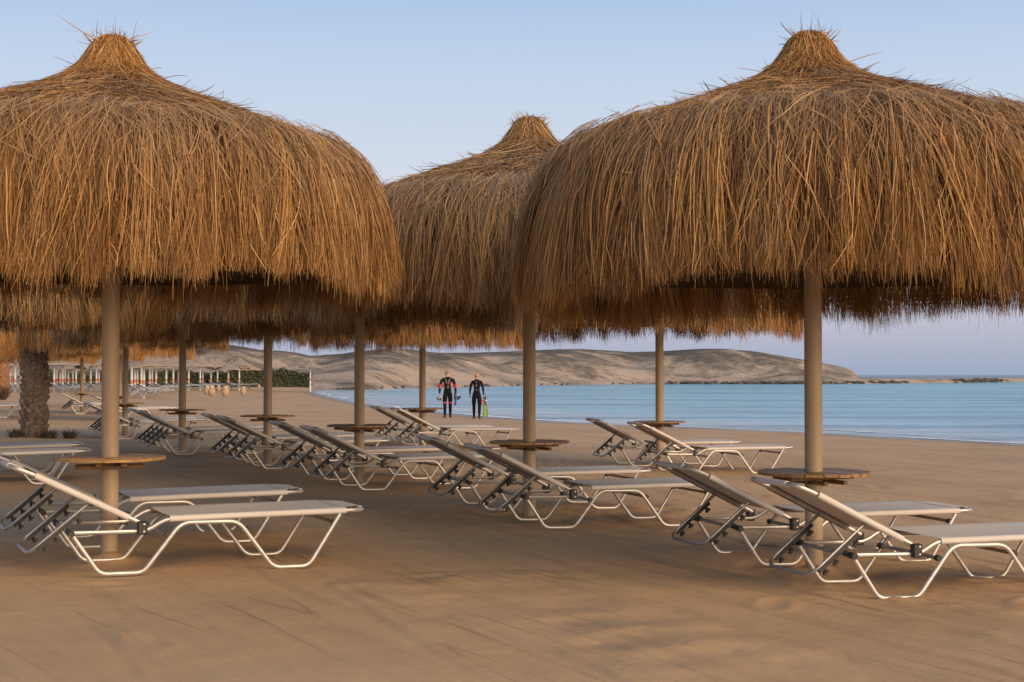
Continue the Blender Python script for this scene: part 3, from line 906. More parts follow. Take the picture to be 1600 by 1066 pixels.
U_MESH = {
    'a': thatch_meshes(101, 1.1, 1.0, 1.68),
    'b': thatch_meshes(202, 1.1, 1.0, 1.635),
    'c': thatch_meshes(303, 0.8, 1.1, 1.66, M['thatch_grey']),
    'd': thatch_meshes(404, 0.42, 1.55, 1.66),
    'e': thatch_meshes(505, 0.42, 1.55, 1.66, M['thatch_grey']),
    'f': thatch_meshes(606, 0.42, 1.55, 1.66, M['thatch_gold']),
}
def umbrella(x, y, key, label, rz=0.0, scale=(1, 1, 1), table_rz=0.3, dz=0.0, table=True, tilt=(0, 0)):
    root = empty('thatched_umbrella', (x, y, ground(x, y)))
    tag(root, label, 'umbrella', 'thatched beach umbrellas')
    link('pole', pole_me, root)
    for nm, me in zip(('thatch_skirt', 'thatch_roof', 'thatch_cap'), U_MESH[key]):
        o = link(nm, me, root); o.rotation_euler = (Matrix.Rotation(tilt[0], 3, 'X') @ Matrix.Rotation(rz, 3, 'Z')).to_euler(); o.scale = scale; o.location.z = dz; o['kind'] = 'stuff'
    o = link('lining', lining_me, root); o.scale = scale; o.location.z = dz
    for k in range(8):
        o = link('rafter', rafter_me, root); o.rotation_euler = (0, 0, rz + k * math.pi / 4); o.location.z = dz
    o = link('eaves_ring', ring_me, root); o.location.z = dz
    if table:
        t = link('table', table_me, root); t.location.z = TABLE_Z; t.rotation_euler = (0, 0, table_rz)
        for me, e in plank_mes:
            p = link('plank', me, t); p.location.z = e
        for k in range(4):
            b = link('bolt', bolt_me, t); b.rotation_euler = (0, 0, k * math.pi / 2)
    return root

UMB = {
    'L1': (-2.54, 9.0, 'a', 'large thatched umbrella at front left with wooden table on its pole'),
    'R1': (1.88, 8.88, 'b', 'large thatched umbrella at front right, nearest the camera on the sea side'),
    'M': (0.148, 12.2, 'c', 'grey brown thatched umbrella whose top shows between the two front ones'),
    'P562': (-1.63, 15.2, 'e', 'thatched umbrella behind the gap left of the two divers, mostly hidden'),
    'P417': (-3.14, 18.3, 'd', 'thatched umbrella whose pole stands just left of the hedge end'),
    'P285': (-4.98, 21.5, 'e', 'thatched umbrella whose pole stands left of the clay pots'),
    'P196': (-7.2, 26.5, 'd', 'thatched umbrella whose pole shows just right of the front left pole'),
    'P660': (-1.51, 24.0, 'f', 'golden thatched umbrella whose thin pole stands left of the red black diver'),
    'P1030': (1.97, 19.0, 'd', 'thatched umbrella whose pole stands alone before the bay'),
    'PL': (-6.1, 15.5, 'e', 'thatched umbrella whose fringe enters at the left edge above the palm trunk'),
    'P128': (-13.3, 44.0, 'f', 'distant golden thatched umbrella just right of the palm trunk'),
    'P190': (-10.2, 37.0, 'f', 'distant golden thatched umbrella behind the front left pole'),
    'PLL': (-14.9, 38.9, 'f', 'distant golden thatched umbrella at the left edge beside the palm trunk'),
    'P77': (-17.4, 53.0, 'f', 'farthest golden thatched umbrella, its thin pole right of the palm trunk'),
}
OPT = {
    'L1': dict(rz=0.4, table_rz=R(18), scale=(0.957, 0.957, 1.0)),
    'R1': dict(rz=2.0, table_rz=R(-62), scale=(0.99, 0.99, 1.03), tilt=(R(-1.4), 0)),
    'M': dict(rz=4.1, table_rz=R(-55), scale=(1.0, 1.0, 1.035)),
    'P562': dict(rz=1.0, table_rz=R(-60)), 'P417': dict(rz=2.7, table_rz=R(20)), 'P285': dict(rz=4.4, table_rz=R(10)),
    'P196': dict(rz=0.2, table_rz=R(30)), 'P660': dict(rz=3.3, table_rz=R(-40)), 'P1030': dict(rz=5.2, table_rz=R(-65), dz=0.13),
    'PL': dict(rz=2.1), 'P128': dict(rz=1.2), 'P190': dict(rz=3.9), 'PLL': dict(rz=5.6), 'P77': dict(rz=0.7),
}
for k, (x, y, key, lab) in UMB.items():
    umbrella(x, y, key, lab, **OPT[k])

# ------------------------------------------------------------------ sun loungers
# local frame: x along the lounger from the head-end joint (0) to the foot (1.77), y across (0 near side .. W far side), z up
W = 0.62
U_HINGE, Z_HINGE = 0.40, 0.265
BACK_ANG = R(25.5)
BL = 0.80
def make_lounger():
    root = empty('sun_lounger')
    # bent leg tubes, one down each side
    prof = [(0.0, 0.25), (0.165, 0.013), (0.41, 0.013), (0.625, 0.297), (0.965, 0.297), (1.185, 0.013), (1.405, 0.013), (1.60, 0.325)]
    rad = [0, 0.045, 0.045, 0.06, 0.06, 0.05, 0.05, 0]
    for yy in (-0.014, W + 0.014):
        mb = MB(); mb.tube(fillet([(u, yy, z) for u, z in prof], rad, 6), 0.0132, 0.0100, n=10, up=(0, 1, 0))
        link('leg_frame', mb.mesh('leg_frame', M['alu']), root)
    # seat rail: one U from head joint round the foot and back
    side = lambda y: [(0.0, y, 0.25), (U_HINGE + 0.03, y, 0.25), (U_HINGE + 0.14, y, 0.318), (1.0, y, 0.330), (1.77, y, 0.345)]
    path = side(0.012) + side(W - 0.012)[::-1]
    mb = MB(); mb.tube(fillet(path, [0, 0.05, 0.05, 0.02, 0.09, 0.09, 0.02, 0.05, 0.05, 0], 5), 0.0125, 0.0125, n=8)
    link('seat_frame', mb.mesh('seat_frame', M['alu']), root)
    # backrest U
    ca, sa = math.cos(BACK_ANG), math.sin(BACK_ANG)
    def bp(l, y, off=0.0):
        return (U_HINGE - l * ca + off * sa, y, Z_HINGE + 0.03 + l * sa + off * ca)
    path = [bp(0.0, 0.02), bp(BL - 0.12, 0.02), bp(BL, 0.02, -0.01), bp(BL, W - 0.02, -0.01), bp(BL - 0.12, W - 0.02), bp(0.0, W - 0.02)]
    mb = MB(); mb.tube(fillet(path, [0, 0.05, 0.10, 0.10, 0.05, 0], 6), 0.0135, 0.0135, n=8)
    link('backrest_frame', mb.mesh('backrest_frame', M['alu']), root)
    # slings: cloth wrapped round the rails, sagging a little between them
    def sling(fn, l0, l1, n, sag):
        prof = []
        rr = 0.019
        for a in np.linspace(-100, 90, 7):
            prof.append((0.012 - rr * math.cos(R(a)) * (1 if True else 0), rr * math.sin(R(a)), 0))
        for y in np.linspace(0.07, W - 0.07, 9):
            prof.append((y, rr, 1 - ((y - W / 2) / (W / 2)) ** 2))
        for a in np.linspace(90, -100, 7):
            prof.append((W - 0.012 + rr * math.cos(R(a)), rr * math.sin(R(a)), 0))
        vs, fs = [], []
        k = len(prof)
        for i in range(n + 1):
            t = i / n
            l = l0 + (l1 - l0) * t
            for (y, off, sg) in prof:
                vs.append(fn(l, y, off - sag * sg * math.sin(math.pi * min(max(t, 0.06), 0.94))))
        for i in range(n):
            for j in range(k - 1):
                fs.append((i * k + j, i * k + j + 1, (i + 1) * k + j + 1, (i + 1) * k + j))
        mb = MB(); mb.add(vs, fs)
        return mb
    seatz = lambda l: np.interp(l, [U_HINGE + 0.14, 1.0, 1.77], [0.318, 0.330, 0.345])
    s = link('seat_sling', sling(lambda l, y, off: (l, y, float(seatz(l)) + off), U_HINGE + 0.16, 1.645, 14, 0.018).mesh('seat_sling', M['sling']), root)
    s = link('backrest_sling', sling(lambda l, y, off: bp(l, y, off), 0.085, BL - 0.135, 12, 0.016).mesh('backrest_sling', M['sling']), root)
    # sleeves of cloth round the middle of the head bar and the foot bar
    mb = MB(); mb.tube([bp(BL, 0.13, -0.01), bp(BL, W - 0.13, -0.01)], 0.018, n=10)
    vs = []
    for i in range(7):
        l = BL - 0.14 * i / 6 + 0.0
        for y in (0.13 - 0.07 * (i / 6), W - 0.13 + 0.07 * (i / 6)):
            vs.append(bp(l, y, 0.008 + 0.011 * min(1, i / 2)))
    mb.add(vs, [(2 * i, 2 * i + 1, 2 * i + 3, 2 * i + 2) for i in range(6)])
    link('head_sleeve', mb.mesh('head_sleeve', M['sling']), root)
    mb = MB(); mb.tube([(1.77, 0.11, 0.345), (1.77, W - 0.11, 0.345)], 0.017, n=10)
    mb.add([(1.635, 0.05, 0.361), (1.635, W - 0.05, 0.361), (1.70, 0.075, 0.362), (1.70, W - 0.075, 0.362), (1.772, 0.11, 0.361), (1.772, W - 0.11, 0.361)], [(0, 1, 3, 2), (2, 3, 5, 4)])
    link('foot_sleeve', mb.mesh('foot_sleeve', M['sling']), root)
    # hinges
    for yy in (-0.004, W + 0.004):
        mb = MB(); mb.box((U_HINGE, yy, Z_HINGE + 0.006), (0.056, 0.046, 0.078))
        h = link('hinge', mb.mesh('hinge', M['black'], bevel=0.006), root)
        for zz in (-0.018, 0.024):
            sgn = -1 if yy < 0.3 else 1
            mb = MB(); mb.tube([(U_HINGE + 0.008, yy + sgn * 0.02, Z_HINGE + 0.006 + zz), (U_HINGE + 0.008, yy + sgn * 0.0265, Z_HINGE + 0.006 + zz)], 0.006, n=8)
            link('bolt', mb.mesh('bolt', M['alu']), h)
    # prop: U of thinner tube with toothed racks under its arms
    pt, pb = (0.115, 0.425), (-0.225, 0.135)
    y0, y1 = 0.045, W - 0.045
    path = [(pt[0], y0, pt[1]), (pb[0], y0, pb[1]), (pb[0], y1, pb[1]), (pt[0], y1, pt[1])]
    mb = MB(); mb.tube(fillet(path, [0, 0.09, 0.09, 0], 6), 0.0105, n=8)
    pr = link('prop', mb.mesh('prop', M['alu_dark']), root)
    dv = Vector((pb[0] - pt[0], 0, pb[1] - pt[1])).normalized()
    dn = Vector((dv.z, 0, -dv.x))
    if dn.z > 0: dn = -dn
    for yy in (y0, y1):
        mb = MB()
        a0 = Vector((pt[0], yy, pt[1]))
        rot = Matrix((dv, Vector((0, 1, 0)), dn)).transposed()
        mb.box(a0 + dv * 0.235 + dn * 0.013, (0.31, 0.022, 0.024), rot)
        for k in range(4):
            c = a0 + dv * (0.115 + 0.08 * k)
            tip = c + dn * 0.056 + dv * 0.014
            mb.tube([c + dn * 0.012, c + dn * 0.034 + dv * 0.004, tip], 0.0105, 0.011, n=6)
            mb.box(c + dn * 0.050 + dv * 0.006, (0.036, 0.018, 0.014), rot)
        link('rack', mb.mesh('rack', M['black']), pr)
    # cross bars with black end caps
    for (u, z, r, mt) in ((0.0, 0.25, 0.0115, 'alu_dark'), (0.545, 0.225, 0.011, 'batten_metal'), (1.03, 0.245, 0.011, 'batten_metal'), (1.565, 0.275, 0.011, 'batten_metal')):
        mb = MB(); mb.tube([(u, -0.004, z), (u, W + 0.004, z)], r, n=8)
        c = link('cross_bar', mb.mesh('cross_bar', M['alu_dark']), root)
        for yy in (0.004, W - 0.004):
            mb = MB(); mb.tube([(u, yy - 0.016, z), (u, yy + 0.016, z)], 0.018, n=8)
            link('end_cap', mb.mesh('end_cap', M['black']), c)
    for yy in (-0.03, W + 0.03):
        mb = MB(); mb.tube([(0, yy - 0.016, 0.25), (0, yy + 0.016, 0.25)], 0.019, n=8)
        link('knob', mb.mesh('knob', M['black']), root)
    return root

PROTO = make_lounger()
used = [False]
def lounger(x, y, yaw, label):
    o = PROTO if not used[0] else copy_tree(PROTO)
    used[0] = True
    # rest on the sand: follow its slope along and across
    c, s = math.cos(yaw), math.sin(yaw)
    z0 = ground(x + 0.3 * c, y + 0.3 * s); z1 = ground(x + 1.3 * c, y + 1.3 * s)
    zc = (z0 + z1) / 2
    pitch = math.atan2(z1 - z0, 1.0)
    o.rotation_euler = (0, -pitch, yaw)
    o.location = (x, y, zc - 0.8 * math.sin(pitch) - 0.004)
    tag(o, label, 'lounger', 'sling sun loungers in pairs under the umbrellas')
    return o

PAIRS = [
    ('L1', (0.02, -0.87), (-0.54, 0.35), 25, 24.5, 'nearest sling lounger at front left, in front of the left pole', 'sling lounger right behind the front left pole, second from the camera'),
    ('R1', (-0.03, -1.08), (-0.44, 0.24), 16, 17, 'sling lounger at front right cut off by the right edge', 'sling lounger at front right just behind the right pole'),
    ('M', (-0.05, -1.1), (-0.53, 0.30), 18.7, 18.7, 'nearer sling lounger of the middle pair, in front of the middle pole', 'farther sling lounger of the middle pair, behind the middle pole'),
    ('P562', (-0.045, -0.85), (-0.58, 0.40), 24, 24, 'nearer lounger of the pair at the pole left of the divers', 'farther lounger of the pair at the pole left of the divers'),
    ('P417', (-0.03, -1.0), (-0.50, 0.32), 22, 22, 'nearer lounger of the pair at the pole left of the hedge end', 'farther lounger of the pair at the pole left of the hedge end'),
    ('P285', (-0.03, -1.0), (-0.50, 0.32), 22, 22, 'nearer lounger of the pair at the pole left of the clay pots', 'farther lounger of the pair at the pole left of the clay pots'),
    ('P196', (-0.03, -1.0), (-0.50, 0.32), 22, 22, 'nearer lounger of the pair seen behind the front left pole', 'farther lounger of the pair seen behind the front left pole'),
    ('P660', (-0.03, -1.0), (-0.50, 0.32), 18, 18, 'nearer lounger of the pair just below the two divers', 'farther lounger of the pair just below the red black diver'),
    ('P1030', (-0.03, -1.0), (-0.50, 0.32), 14, 14, 'nearer lounger of the pair standing alone before the bay', 'farther lounger of the pair standing alone before the bay'),
    ('PL', (-0.03, -1.0), (-0.50, 0.32), 22, 22, 'nearer lounger reaching in from the left edge above the front left one', 'farther lounger reaching in from the left edge above the front left one'),
    ('P128', (-0.03, -1.0), (-0.50, 0.32), 20, 20, 'nearer lounger of the small far pair right of the palm trunk', 'farther lounger of the small far pair right of the palm trunk'),
    ('P190', (-0.03, -1.0), (-0.50, 0.32), 20, 20, 'nearer lounger of the small far pair left of the front left pole', 'farther lounger of the small far pair left of the front left pole'),
    ('PLL', (-0.03, -1.0), (-0.50, 0.32), 22, 22, 'nearer far lounger at the left edge beside the palm trunk', 'farther far lounger at the left edge beside the palm trunk'),
]
for key, a, b, ya, yb, la, lb in PAIRS:
    x, y = UMB[key][:2]
    lounger(x + a[0], y + a[1], R(ya), la)
    lounger(x + b[0], y + b[1], R(yb), lb)

# ------------------------------------------------------------------ palm trees
def trunk_mesh(h, r0, r1, seed, tilt=0.0, nring=26, lean=(0, 0)):
    rnd = random.Random(seed)
    mb = MB()
    N, n = 30, 16
    vs, fs = [], []
    for i in range(N + 1):
        t = i / N
        r = r0 + (r1 - r0) * t
        if t < 0.08: r *= 1.12 - t * 1.5
        for k in range(n):
            a = 2 * math.pi * k / n
            q = r * (0.9 + rnd.uniform(-0.03, 0.03))
            vs.append((q * math.cos(a) + lean[0] * t, q * math.sin(a) + lean[1] * t, h * t - 0.1))
    for i in range(N):
        for k in range(n):
            fs.append((i * n + k, i * n + (k + 1) % n, (i + 1) * n + (k + 1) % n, (i + 1) * n + k))
    mb.add(vs, fs)
    return mb
def boots_mesh(h, r0, r1, seed, rows, per, lean=(0, 0), spiral=0.0):
    """old leaf bases standing off the trunk"""
    rnd = random.Random(seed)
    mb = MB()
    for i in range(rows):
        for k in range(per):
            t = (i + rnd.uniform(-0.25, 0.25)) / rows
            a = 2 * math.pi * (k + 0.5 * (i % 2)) / per + rnd.uniform(-0.12, 0.12) + spiral * t
            r = r0 + (r1 - r0) * t
            w = 2 * math.pi * r / per * rnd.uniform(0.75, 1.15)
            hh = h / rows * rnd.uniform(1.0, 1.9)
            dep = rnd.uniform(0.03, 0.085)
            c = Vector((lean[0] * t, lean[1] * t, h * t))
            er = Vector((math.cos(a), math.sin(a), 0)); et = Vector((-math.sin(a), math.cos(a), 0)); ez = Vector((0, 0, 1))
            sk = rnd.uniform(-0.3, 0.3) * hh
            p = [c + er * (r * 0.9) - et * w / 2, c + er * (r * 0.9) + et * w / 2,
                 c + er * (r * 0.93 + dep) - et * w * 0.36 + ez * (hh * 0.75 + sk), c + er * (r * 0.93 + dep) + et * w * 0.36 + ez * (hh * 0.75 - sk),
                 c + er * (r * 0.87) - et * w * 0.3 + ez * hh, c + er * (r * 0.87) + et * w * 0.3 + ez * hh]
            mb.add(p, [(0, 1, 3, 2), (2, 3, 5, 4), (0, 2, 4), (1, 5, 3), (0, 4, 5, 1)])
    return mb
M['trunk'] = noise_mat('palm_trunk', (0.13, 0.085, 0.06), (0.30, 0.215, 0.155), 14, 0.95, bump=0.02, stretch=(1, 1, 2))
M['trunk_red'] = noise_mat('palm_trunk_reddish', (0.20, 0.095, 0.05), (0.38, 0.21, 0.12), 14, 0.95, bump=0.02)
M['frond'] = noise_mat('palm_frond', (0.03, 0.06, 0.02), (0.07, 0.11, 0.035), 4, 0.5)
M['dry'] = noise_mat('dry_plant', (0.05, 0.035, 0.025), (0.14, 0.10, 0.065), 10, 0.9)
def frond_mesh(seed, L):
    rnd = random.Random(seed)
    mb = MB()
    pts = [Vector((L * t, 0, 0.9 * L * 0.45 * t - 0.75 * L * t * t)) for t in [i / 9 for i in range(10)]]
    mb.tube(pts, 0.012, n=5)
    for i in range(46):
        t = 0.12 + 0.86 * i / 46
        p = Vector((L * t, 0, 0.405 * L * t - 0.75 * L * t * t))
        l = 0.42 * math.sin(math.pi * (0.15 + 0.8 * t)) + 0.08
        for s in (-1, 1):
            d = Vector((0.6, s * 0.75, -0.25 + rnd.uniform(-0.15, 0.15))).normalized()
            q = Vector((0.018, 0, 0.0))
            mb.add([p - q, p + q, p + d * l * 0.6 + q * 0.8, p + d * l + Vector((0, 0, -0.06)), p + d * l * 0.6 - q * 0.8], [(0, 1, 2, 3, 4)])
    return mb.mesh('frond', M['frond'])
def palm(x, y, h, r0, r1, seed, mat, label, nfr=12, L=1.4, per=9, rows=24, spiral=0.0, lean=(0, 0)):
    root = empty('palm_tree', (x, y, ground(x, y)))
    tag(root, label, 'palm tree')
    t = link('trunk', trunk_mesh(h, r0, r1, seed, lean=lean).mesh('trunk', mat), root)
    b = link('leaf_bases', boots_mesh(h, r0, r1, seed, rows, per, lean, spiral).mesh('leaf_bases', mat, smooth=False), t); b['kind'] = 'stuff'
    c = empty('crown'); c.parent = root; c.location = (lean[0], lean[1], h - 0.08)
    fm = frond_mesh(seed, L)
    for k in range(nfr):
        f = link('frond', fm, c); f.rotation_euler = (0, R(-15 + 45 * ((k * 7) % nfr) / nfr), 2.4 * k)
    return root
palm(-8.66, 25.8, 3.1, 0.215, 0.19, 7, M['trunk'], 'rough grey brown palm trunk at left among the umbrellas', rows=26)
palm(-26.4, 73.5, 4.6, 0.42, 0.36, 8, M['trunk_red'], 'reddish palm trunk cut by the left edge of the picture', per=9, rows=30, spiral=2.0)

def dry_plant(x, y, seed, n, h, label, name='dry_plant'):
    rnd = random.Random(seed)
    mb = MB()
    for k in range(n):
        a = rnd.uniform(0, 6.28); l = h * rnd.uniform(0.5, 1.1); sp = rnd.uniform(0.1, 0.9)
        r0 = rnd.uniform(0, 0.10)
        b = Vector((r0 * math.cos(a), r0 * math.sin(a), -0.02))
        d = Vector((math.cos(a) * sp, math.sin(a) * sp, 1)).normalized()
        w = Vector((-math.sin(a), math.cos(a), 0)) * 0.012
        m_ = b + d * l * 0.6; tip = b + d * l + Vector((math.cos(a), math.sin(a), -0.6)) * l * 0.15
        mb.add([b - w, b + w, m_ + w * 0.7, tip, m_ - w * 0.7], [(0, 1, 2, 3, 4)])
    o = link(name, mb.mesh(name, M['dry'], smooth=False))
    o.location = (x, y, ground(x, y))
    tag(o, label, 'plant', 'dry plants round the palm')
dry_plant(-8.95, 25.6, 1, 90, 0.28, 'dry spiky plant left of the palm trunk base')
dry_plant(-8.28, 25.5, 2, 110, 0.26, 'dry spiky plant touching the right side of the palm trunk base')
dry_plant(-7.95, 25.6, 3, 110, 0.24, 'dry spiky plant farthest right of the palm trunk')
dry_plant(-23.6, 66.0, 4, 240, 0.9, 'dark dry bush at the foot of the reddish palm')

# ------------------------------------------------------------------ far beach: reed parasols on white posts, loungers, hedge, pots
M['white'] = noise_mat('white_post_paint', (0.60, 0.585, 0.57), (0.76, 0.745, 0.73), 5, 0.5)
M['band'] = noise_mat('orange_band', (0.50, 0.17, 0.10), (0.60, 0.26, 0.16), 5, 0.6)
M['reed'] = noise_mat('grey_reed', (0.22, 0.165, 0.125), (0.36, 0.285, 0.225), 9, 0.95, bump=0.03, stretch=(1, 1, 0.3))
M['reed_red'] = noise_mat('reddish_reed', (0.33, 0.19, 0.12), (0.45, 0.28, 0.19), 9, 0.95, bump=0.03)
def reed_canopy(seed):
    rnd = random.Random(seed)
    mb = MB()
    n = 28
    prof = [(0.05, 2.52), (0.16, 2.40), (0.5, 2.20), (0.95, 1.98), (1.22, 1.86), (1.26, 1.78), (1.15, 1.84), (0.5, 2.10), (0.05, 2.25)]
    vs, fs = [], []
    for r, z in prof:
        for k in range(n):
            a = 2 * math.pi * k / n
            q = r * (1 + rnd.uniform(-0.035, 0.035)); 
            vs.append((q * math.cos(a), q * math.sin(a), z + rnd.uniform(-0.03, 0.03)))
    for i in range(len(prof) - 1):
        for k in range(n):
            fs.append((i * n + k, i * n + (k + 1) % n, (i + 1) * n + (k + 1) % n, (i + 1) * n + k))
    mb.add(vs, fs)
    return mb.mesh('canopy', M['reed'])
canopies = [reed_canopy(s) for s in range(4)]
mb = MB(); mb.lathe([(0.075, -0.4), (0.075, 2.1)], 12); wpost = mb.mesh('post', M['white'])
mb = MB(); mb.lathe([(0.079, 0.62), (0.079, 0.86)], 12); wband = mb.mesh('painted_band', M['band'])
POSTS = [(16, 611), (24, 613), (33, 610), (85, 613), (89, 610.5), (94, 609), (98, 612), (102, 608.5), (107, 611), (114, 608), (119, 610), (132, 607), (142, 611), (151, 609), (155, 607),
         (187, 612), (206, 617), (211, 614), (215, 612), (221, 616), (225, 619.5), (234, 611), (238, 609), (244, 612), (260, 609.5), (271, 608.5), (279, 607.5), (295, 608), (313, 607),
         (317, 605.5), (330, 606.5), (340, 605.5), (357, 606.5), (362, 605), (374, 606), (390, 605), (485, 605.5)]
def post_words(px):
    if px < 40: return 'beyond the palm trunk'
    if px < 162: return 'between palm and front pole'
    if px < 290: return 'between front pole and pots'
    return 'behind the clay pots'
cnt = {}
for i, (px, by) in enumerate(POSTS):
    d = 1.15 * 2222 / (by - 586)
    x = (px - 800) / 2222 * d
    root = empty('reed_parasol', (x, d, 0.0))
    w = post_words(px)
    cnt[w] = cnt.get(w, 0) + 1
    ordn = ['first', 'second', 'third', 'fourth', 'fifth', 'sixth', 'seventh', 'eighth', 'ninth', 'tenth', 'eleventh', 'twelfth', 'thirteenth', 'fourteenth'][cnt[w] - 1]
    lab = f'{ordn} white posted reed parasol from the left {w}'
    if px == 485: lab = 'lone white posted reed parasol at the right end of the hedge'
    tag(root, lab, 'parasol', 'white posted reed parasols on the far beach')
    o = link('post', wpost, root)
    o = link('painted_band', wband, root)
    o = link('canopy', canopies[i % 4], root); o.rotation_euler = (0, 0, i * 1.3)
    s = 1.0 if px != 485 else 0.9
    o.scale = (s, s, 1.0 + 0.12 * math.sin(i * 2.1))
    if px in (390,):
        o.data = o.data.copy(); o.data.materials[0] = M['reed_red']

# far loungers: grey blue, too small to show parts
M['blue_sling'] = noise_mat('grey_blue_sling', (0.20, 0.22, 0.27), (0.36, 0.37, 0.41), 3, 0.7)
mb = MB()
for yy in (0.0, 0.6):
    mb.tube([(0.05, yy, 0.0), (0.25, yy, 0.3), (1.7, yy, 0.34), (1.55, yy, 0.0)], 0.022, n=5)
    mb.tube([(0.5, yy, 0.3), (-0.15, yy, 0.62)], 0.022, n=5)
    mb.tube([(0.9, yy, 0.31), (0.75, yy, 0.0)], 0.022, n=5)
mb.box((1.1, 0.3, 0.335), (1.25, 0.58, 0.02))
mb.box((0.17, 0.3, 0.485), (0.74, 0.58, 0.02), Matrix.Rotation(math.atan2(0.32, 0.65), 3, 'Y'))
far_me = mb.mesh('beach_lounger', M['blue_sling'], smooth=False)
rnd = random.Random(17)
j = 0
cnt = {}
for i, (px, by) in enumerate(POSTS[:-1]):
    d = 1.15 * 2222 / (by - 586)
    x = (px - 800) / 2222 * d
    o = link('beach_lounger', far_me)
    o.location = (x + 0.15, d - 0.75 + rnd.uniform(-0.1, 0.1), 0); o.rotation_euler = (0, 0, R(rnd.uniform(12, 26)))
    w = post_words(px)
    cnt[w] = cnt.get(w, 0) + 1
    ordn = ['first', 'second', 'third', 'fourth', 'fifth', 'sixth', 'seventh', 'eighth', 'ninth', 'tenth', 'eleventh', 'twelfth', 'thirteenth', 'fourteenth'][cnt[w] - 1]
    tag(o, f'{ordn} far grey blue lounger from the left {w}', 'lounger', 'grey blue loungers on the far beach')

# hedge
M['leaf'] = noise_mat('hedge_leaf', (0.03, 0.042, 0.018), (0.13, 0.135, 0.07), 2.5, 0.6)
rg = np.random.RandomState(31)
def hedge(x0, x1, y, h, n, label):
    root = empty('hedge', ((x0 + x1) / 2, y, 0)); tag(root, label, 'hedge')
    cx = (x0 + x1) / 2
    mb = MB(); mb.box((0, 0, h * 0.42), ((x1 - x0) * 0.98, 0.9, h * 0.84))
    link('inner_growth', mb.mesh('inner_growth', M['leaf'], smooth=False), root)
    X = rg.uniform(x0, x1, n); 
    top = h * (1 + 0.34 * vnoise(X, X * 0, 1.7, 8) + 0.20 * vnoise(X, X * 0, 0.6, 12))
    Zc = top * rg.rand(n) ** 0.7
    Yc = rg.uniform(-0.75, 0.75, n) * (0.8 + 0.2 * rg.rand(n))
    P = np.stack([X - cx, Yc, Zc], 1)
    a = rg.normal(size=(n, 3)); a /= np.linalg.norm(a, axis=1)[:, None]
    b = np.cross(a, rg.normal(size=(n, 3))); b /= np.linalg.norm(b, axis=1)[:, None]
    s = rg.uniform(0.07, 0.16, n)[:, None]
    V = np.stack([P - a * s, P + b * s * 0.55, P + a * s, P - b * s * 0.55], 1).reshape(-1, 3)
    F = np.arange(n * 4).reshape(n, 4)
    o = link('foliage', mesh_np('foliage', V, F, M['leaf']), root); o['kind'] = 'stuff'
hedge(-46, -28.6, 134, 1.62, 15000, 'long dark green hedge behind the reed parasols at left')
hedge(-28.4, -18.9, 134, 1.66, 11000, 'green hedge section right of the clay pots, ending by the lone parasol')

# clay pots
M['clay'] = noise_mat('clay', (0.38, 0.24, 0.14), (0.48, 0.33, 0.21), 5, 0.8)
M['rope'] = noise_mat('pale_rim', (0.55, 0.42, 0.30), (0.66, 0.52, 0.40), 9, 0.8)
mb = MB(); mb.lathe([(0.12, 0), (0.17, 0.04), (0.26, 0.2), (0.29, 0.36), (0.26, 0.5), (0.18, 0.6), (0.15, 0.66)], 18); pot_me = mb.mesh('body', M['clay'])
mb = MB(); mb.lathe([(0.155, 0.655), (0.19, 0.70), (0.20, 0.80), (0.21, 0.83), (0.17, 0.83), (0.15, 0.70)], 18); rim_me = mb.mesh('rim', M['rope'])
for px, by, sc, lab in ((324, 617, 0.92, 'leftmost clay pot on the sand'), (331, 619.5, 1.0, 'front clay pot, second from the left of the cluster'), (342, 611.5, 0.72, 'small clay pot standing back behind the middle of the cluster'),
                        (352.5, 620.5, 1.0, 'nearest clay pot, lowest in the cluster'), (380.5, 618, 0.85, 'clay pot standing apart just right of the cluster'), (405, 607.5, 0.6, 'small far clay pot beside the pole at the hedge')):
    d = 1.15 * 2222 / (by - 586)
    root = empty('clay_pot', ((px - 800) / 2222 * d, d, 0)); tag(root, lab, 'pot', 'clay pots on the far beach')
    root.scale = (sc * 0.70,) * 3
    link('body', pot_me, root); link('rim', rim_me, root)

# ------------------------------------------------------------------ people
M['skin'] = noise_mat('skin', (0.50, 0.27, 0.18), (0.60, 0.35, 0.24), 12, 0.55)
M['neoprene'] = noise_mat('black_neoprene', (0.004, 0.004, 0.005), (0.009, 0.009, 0.010), 12, 0.8, spec=0.2)
M['red'] = noise_mat('red_neoprene', (0.48, 0.018, 0.035), (0.60, 0.035, 0.055), 12, 0.55)
M['greymark'] = noise_mat('grey_print', (0.12, 0.12, 0.125), (0.18, 0.18, 0.19), 30, 0.5)
M['boot'] = noise_mat('dark_boots', (0.03, 0.022, 0.018), (0.06, 0.045, 0.035), 12, 0.7)
M['hair_a'] = noise_mat('short_grey_red_hair', (0.26, 0.14, 0.10), (0.36, 0.22, 0.17), 40, 0.7)
M['hair_b'] = noise_mat('blond_hair', (0.36, 0.19, 0.09), (0.50, 0.29, 0.15), 40, 0.6)

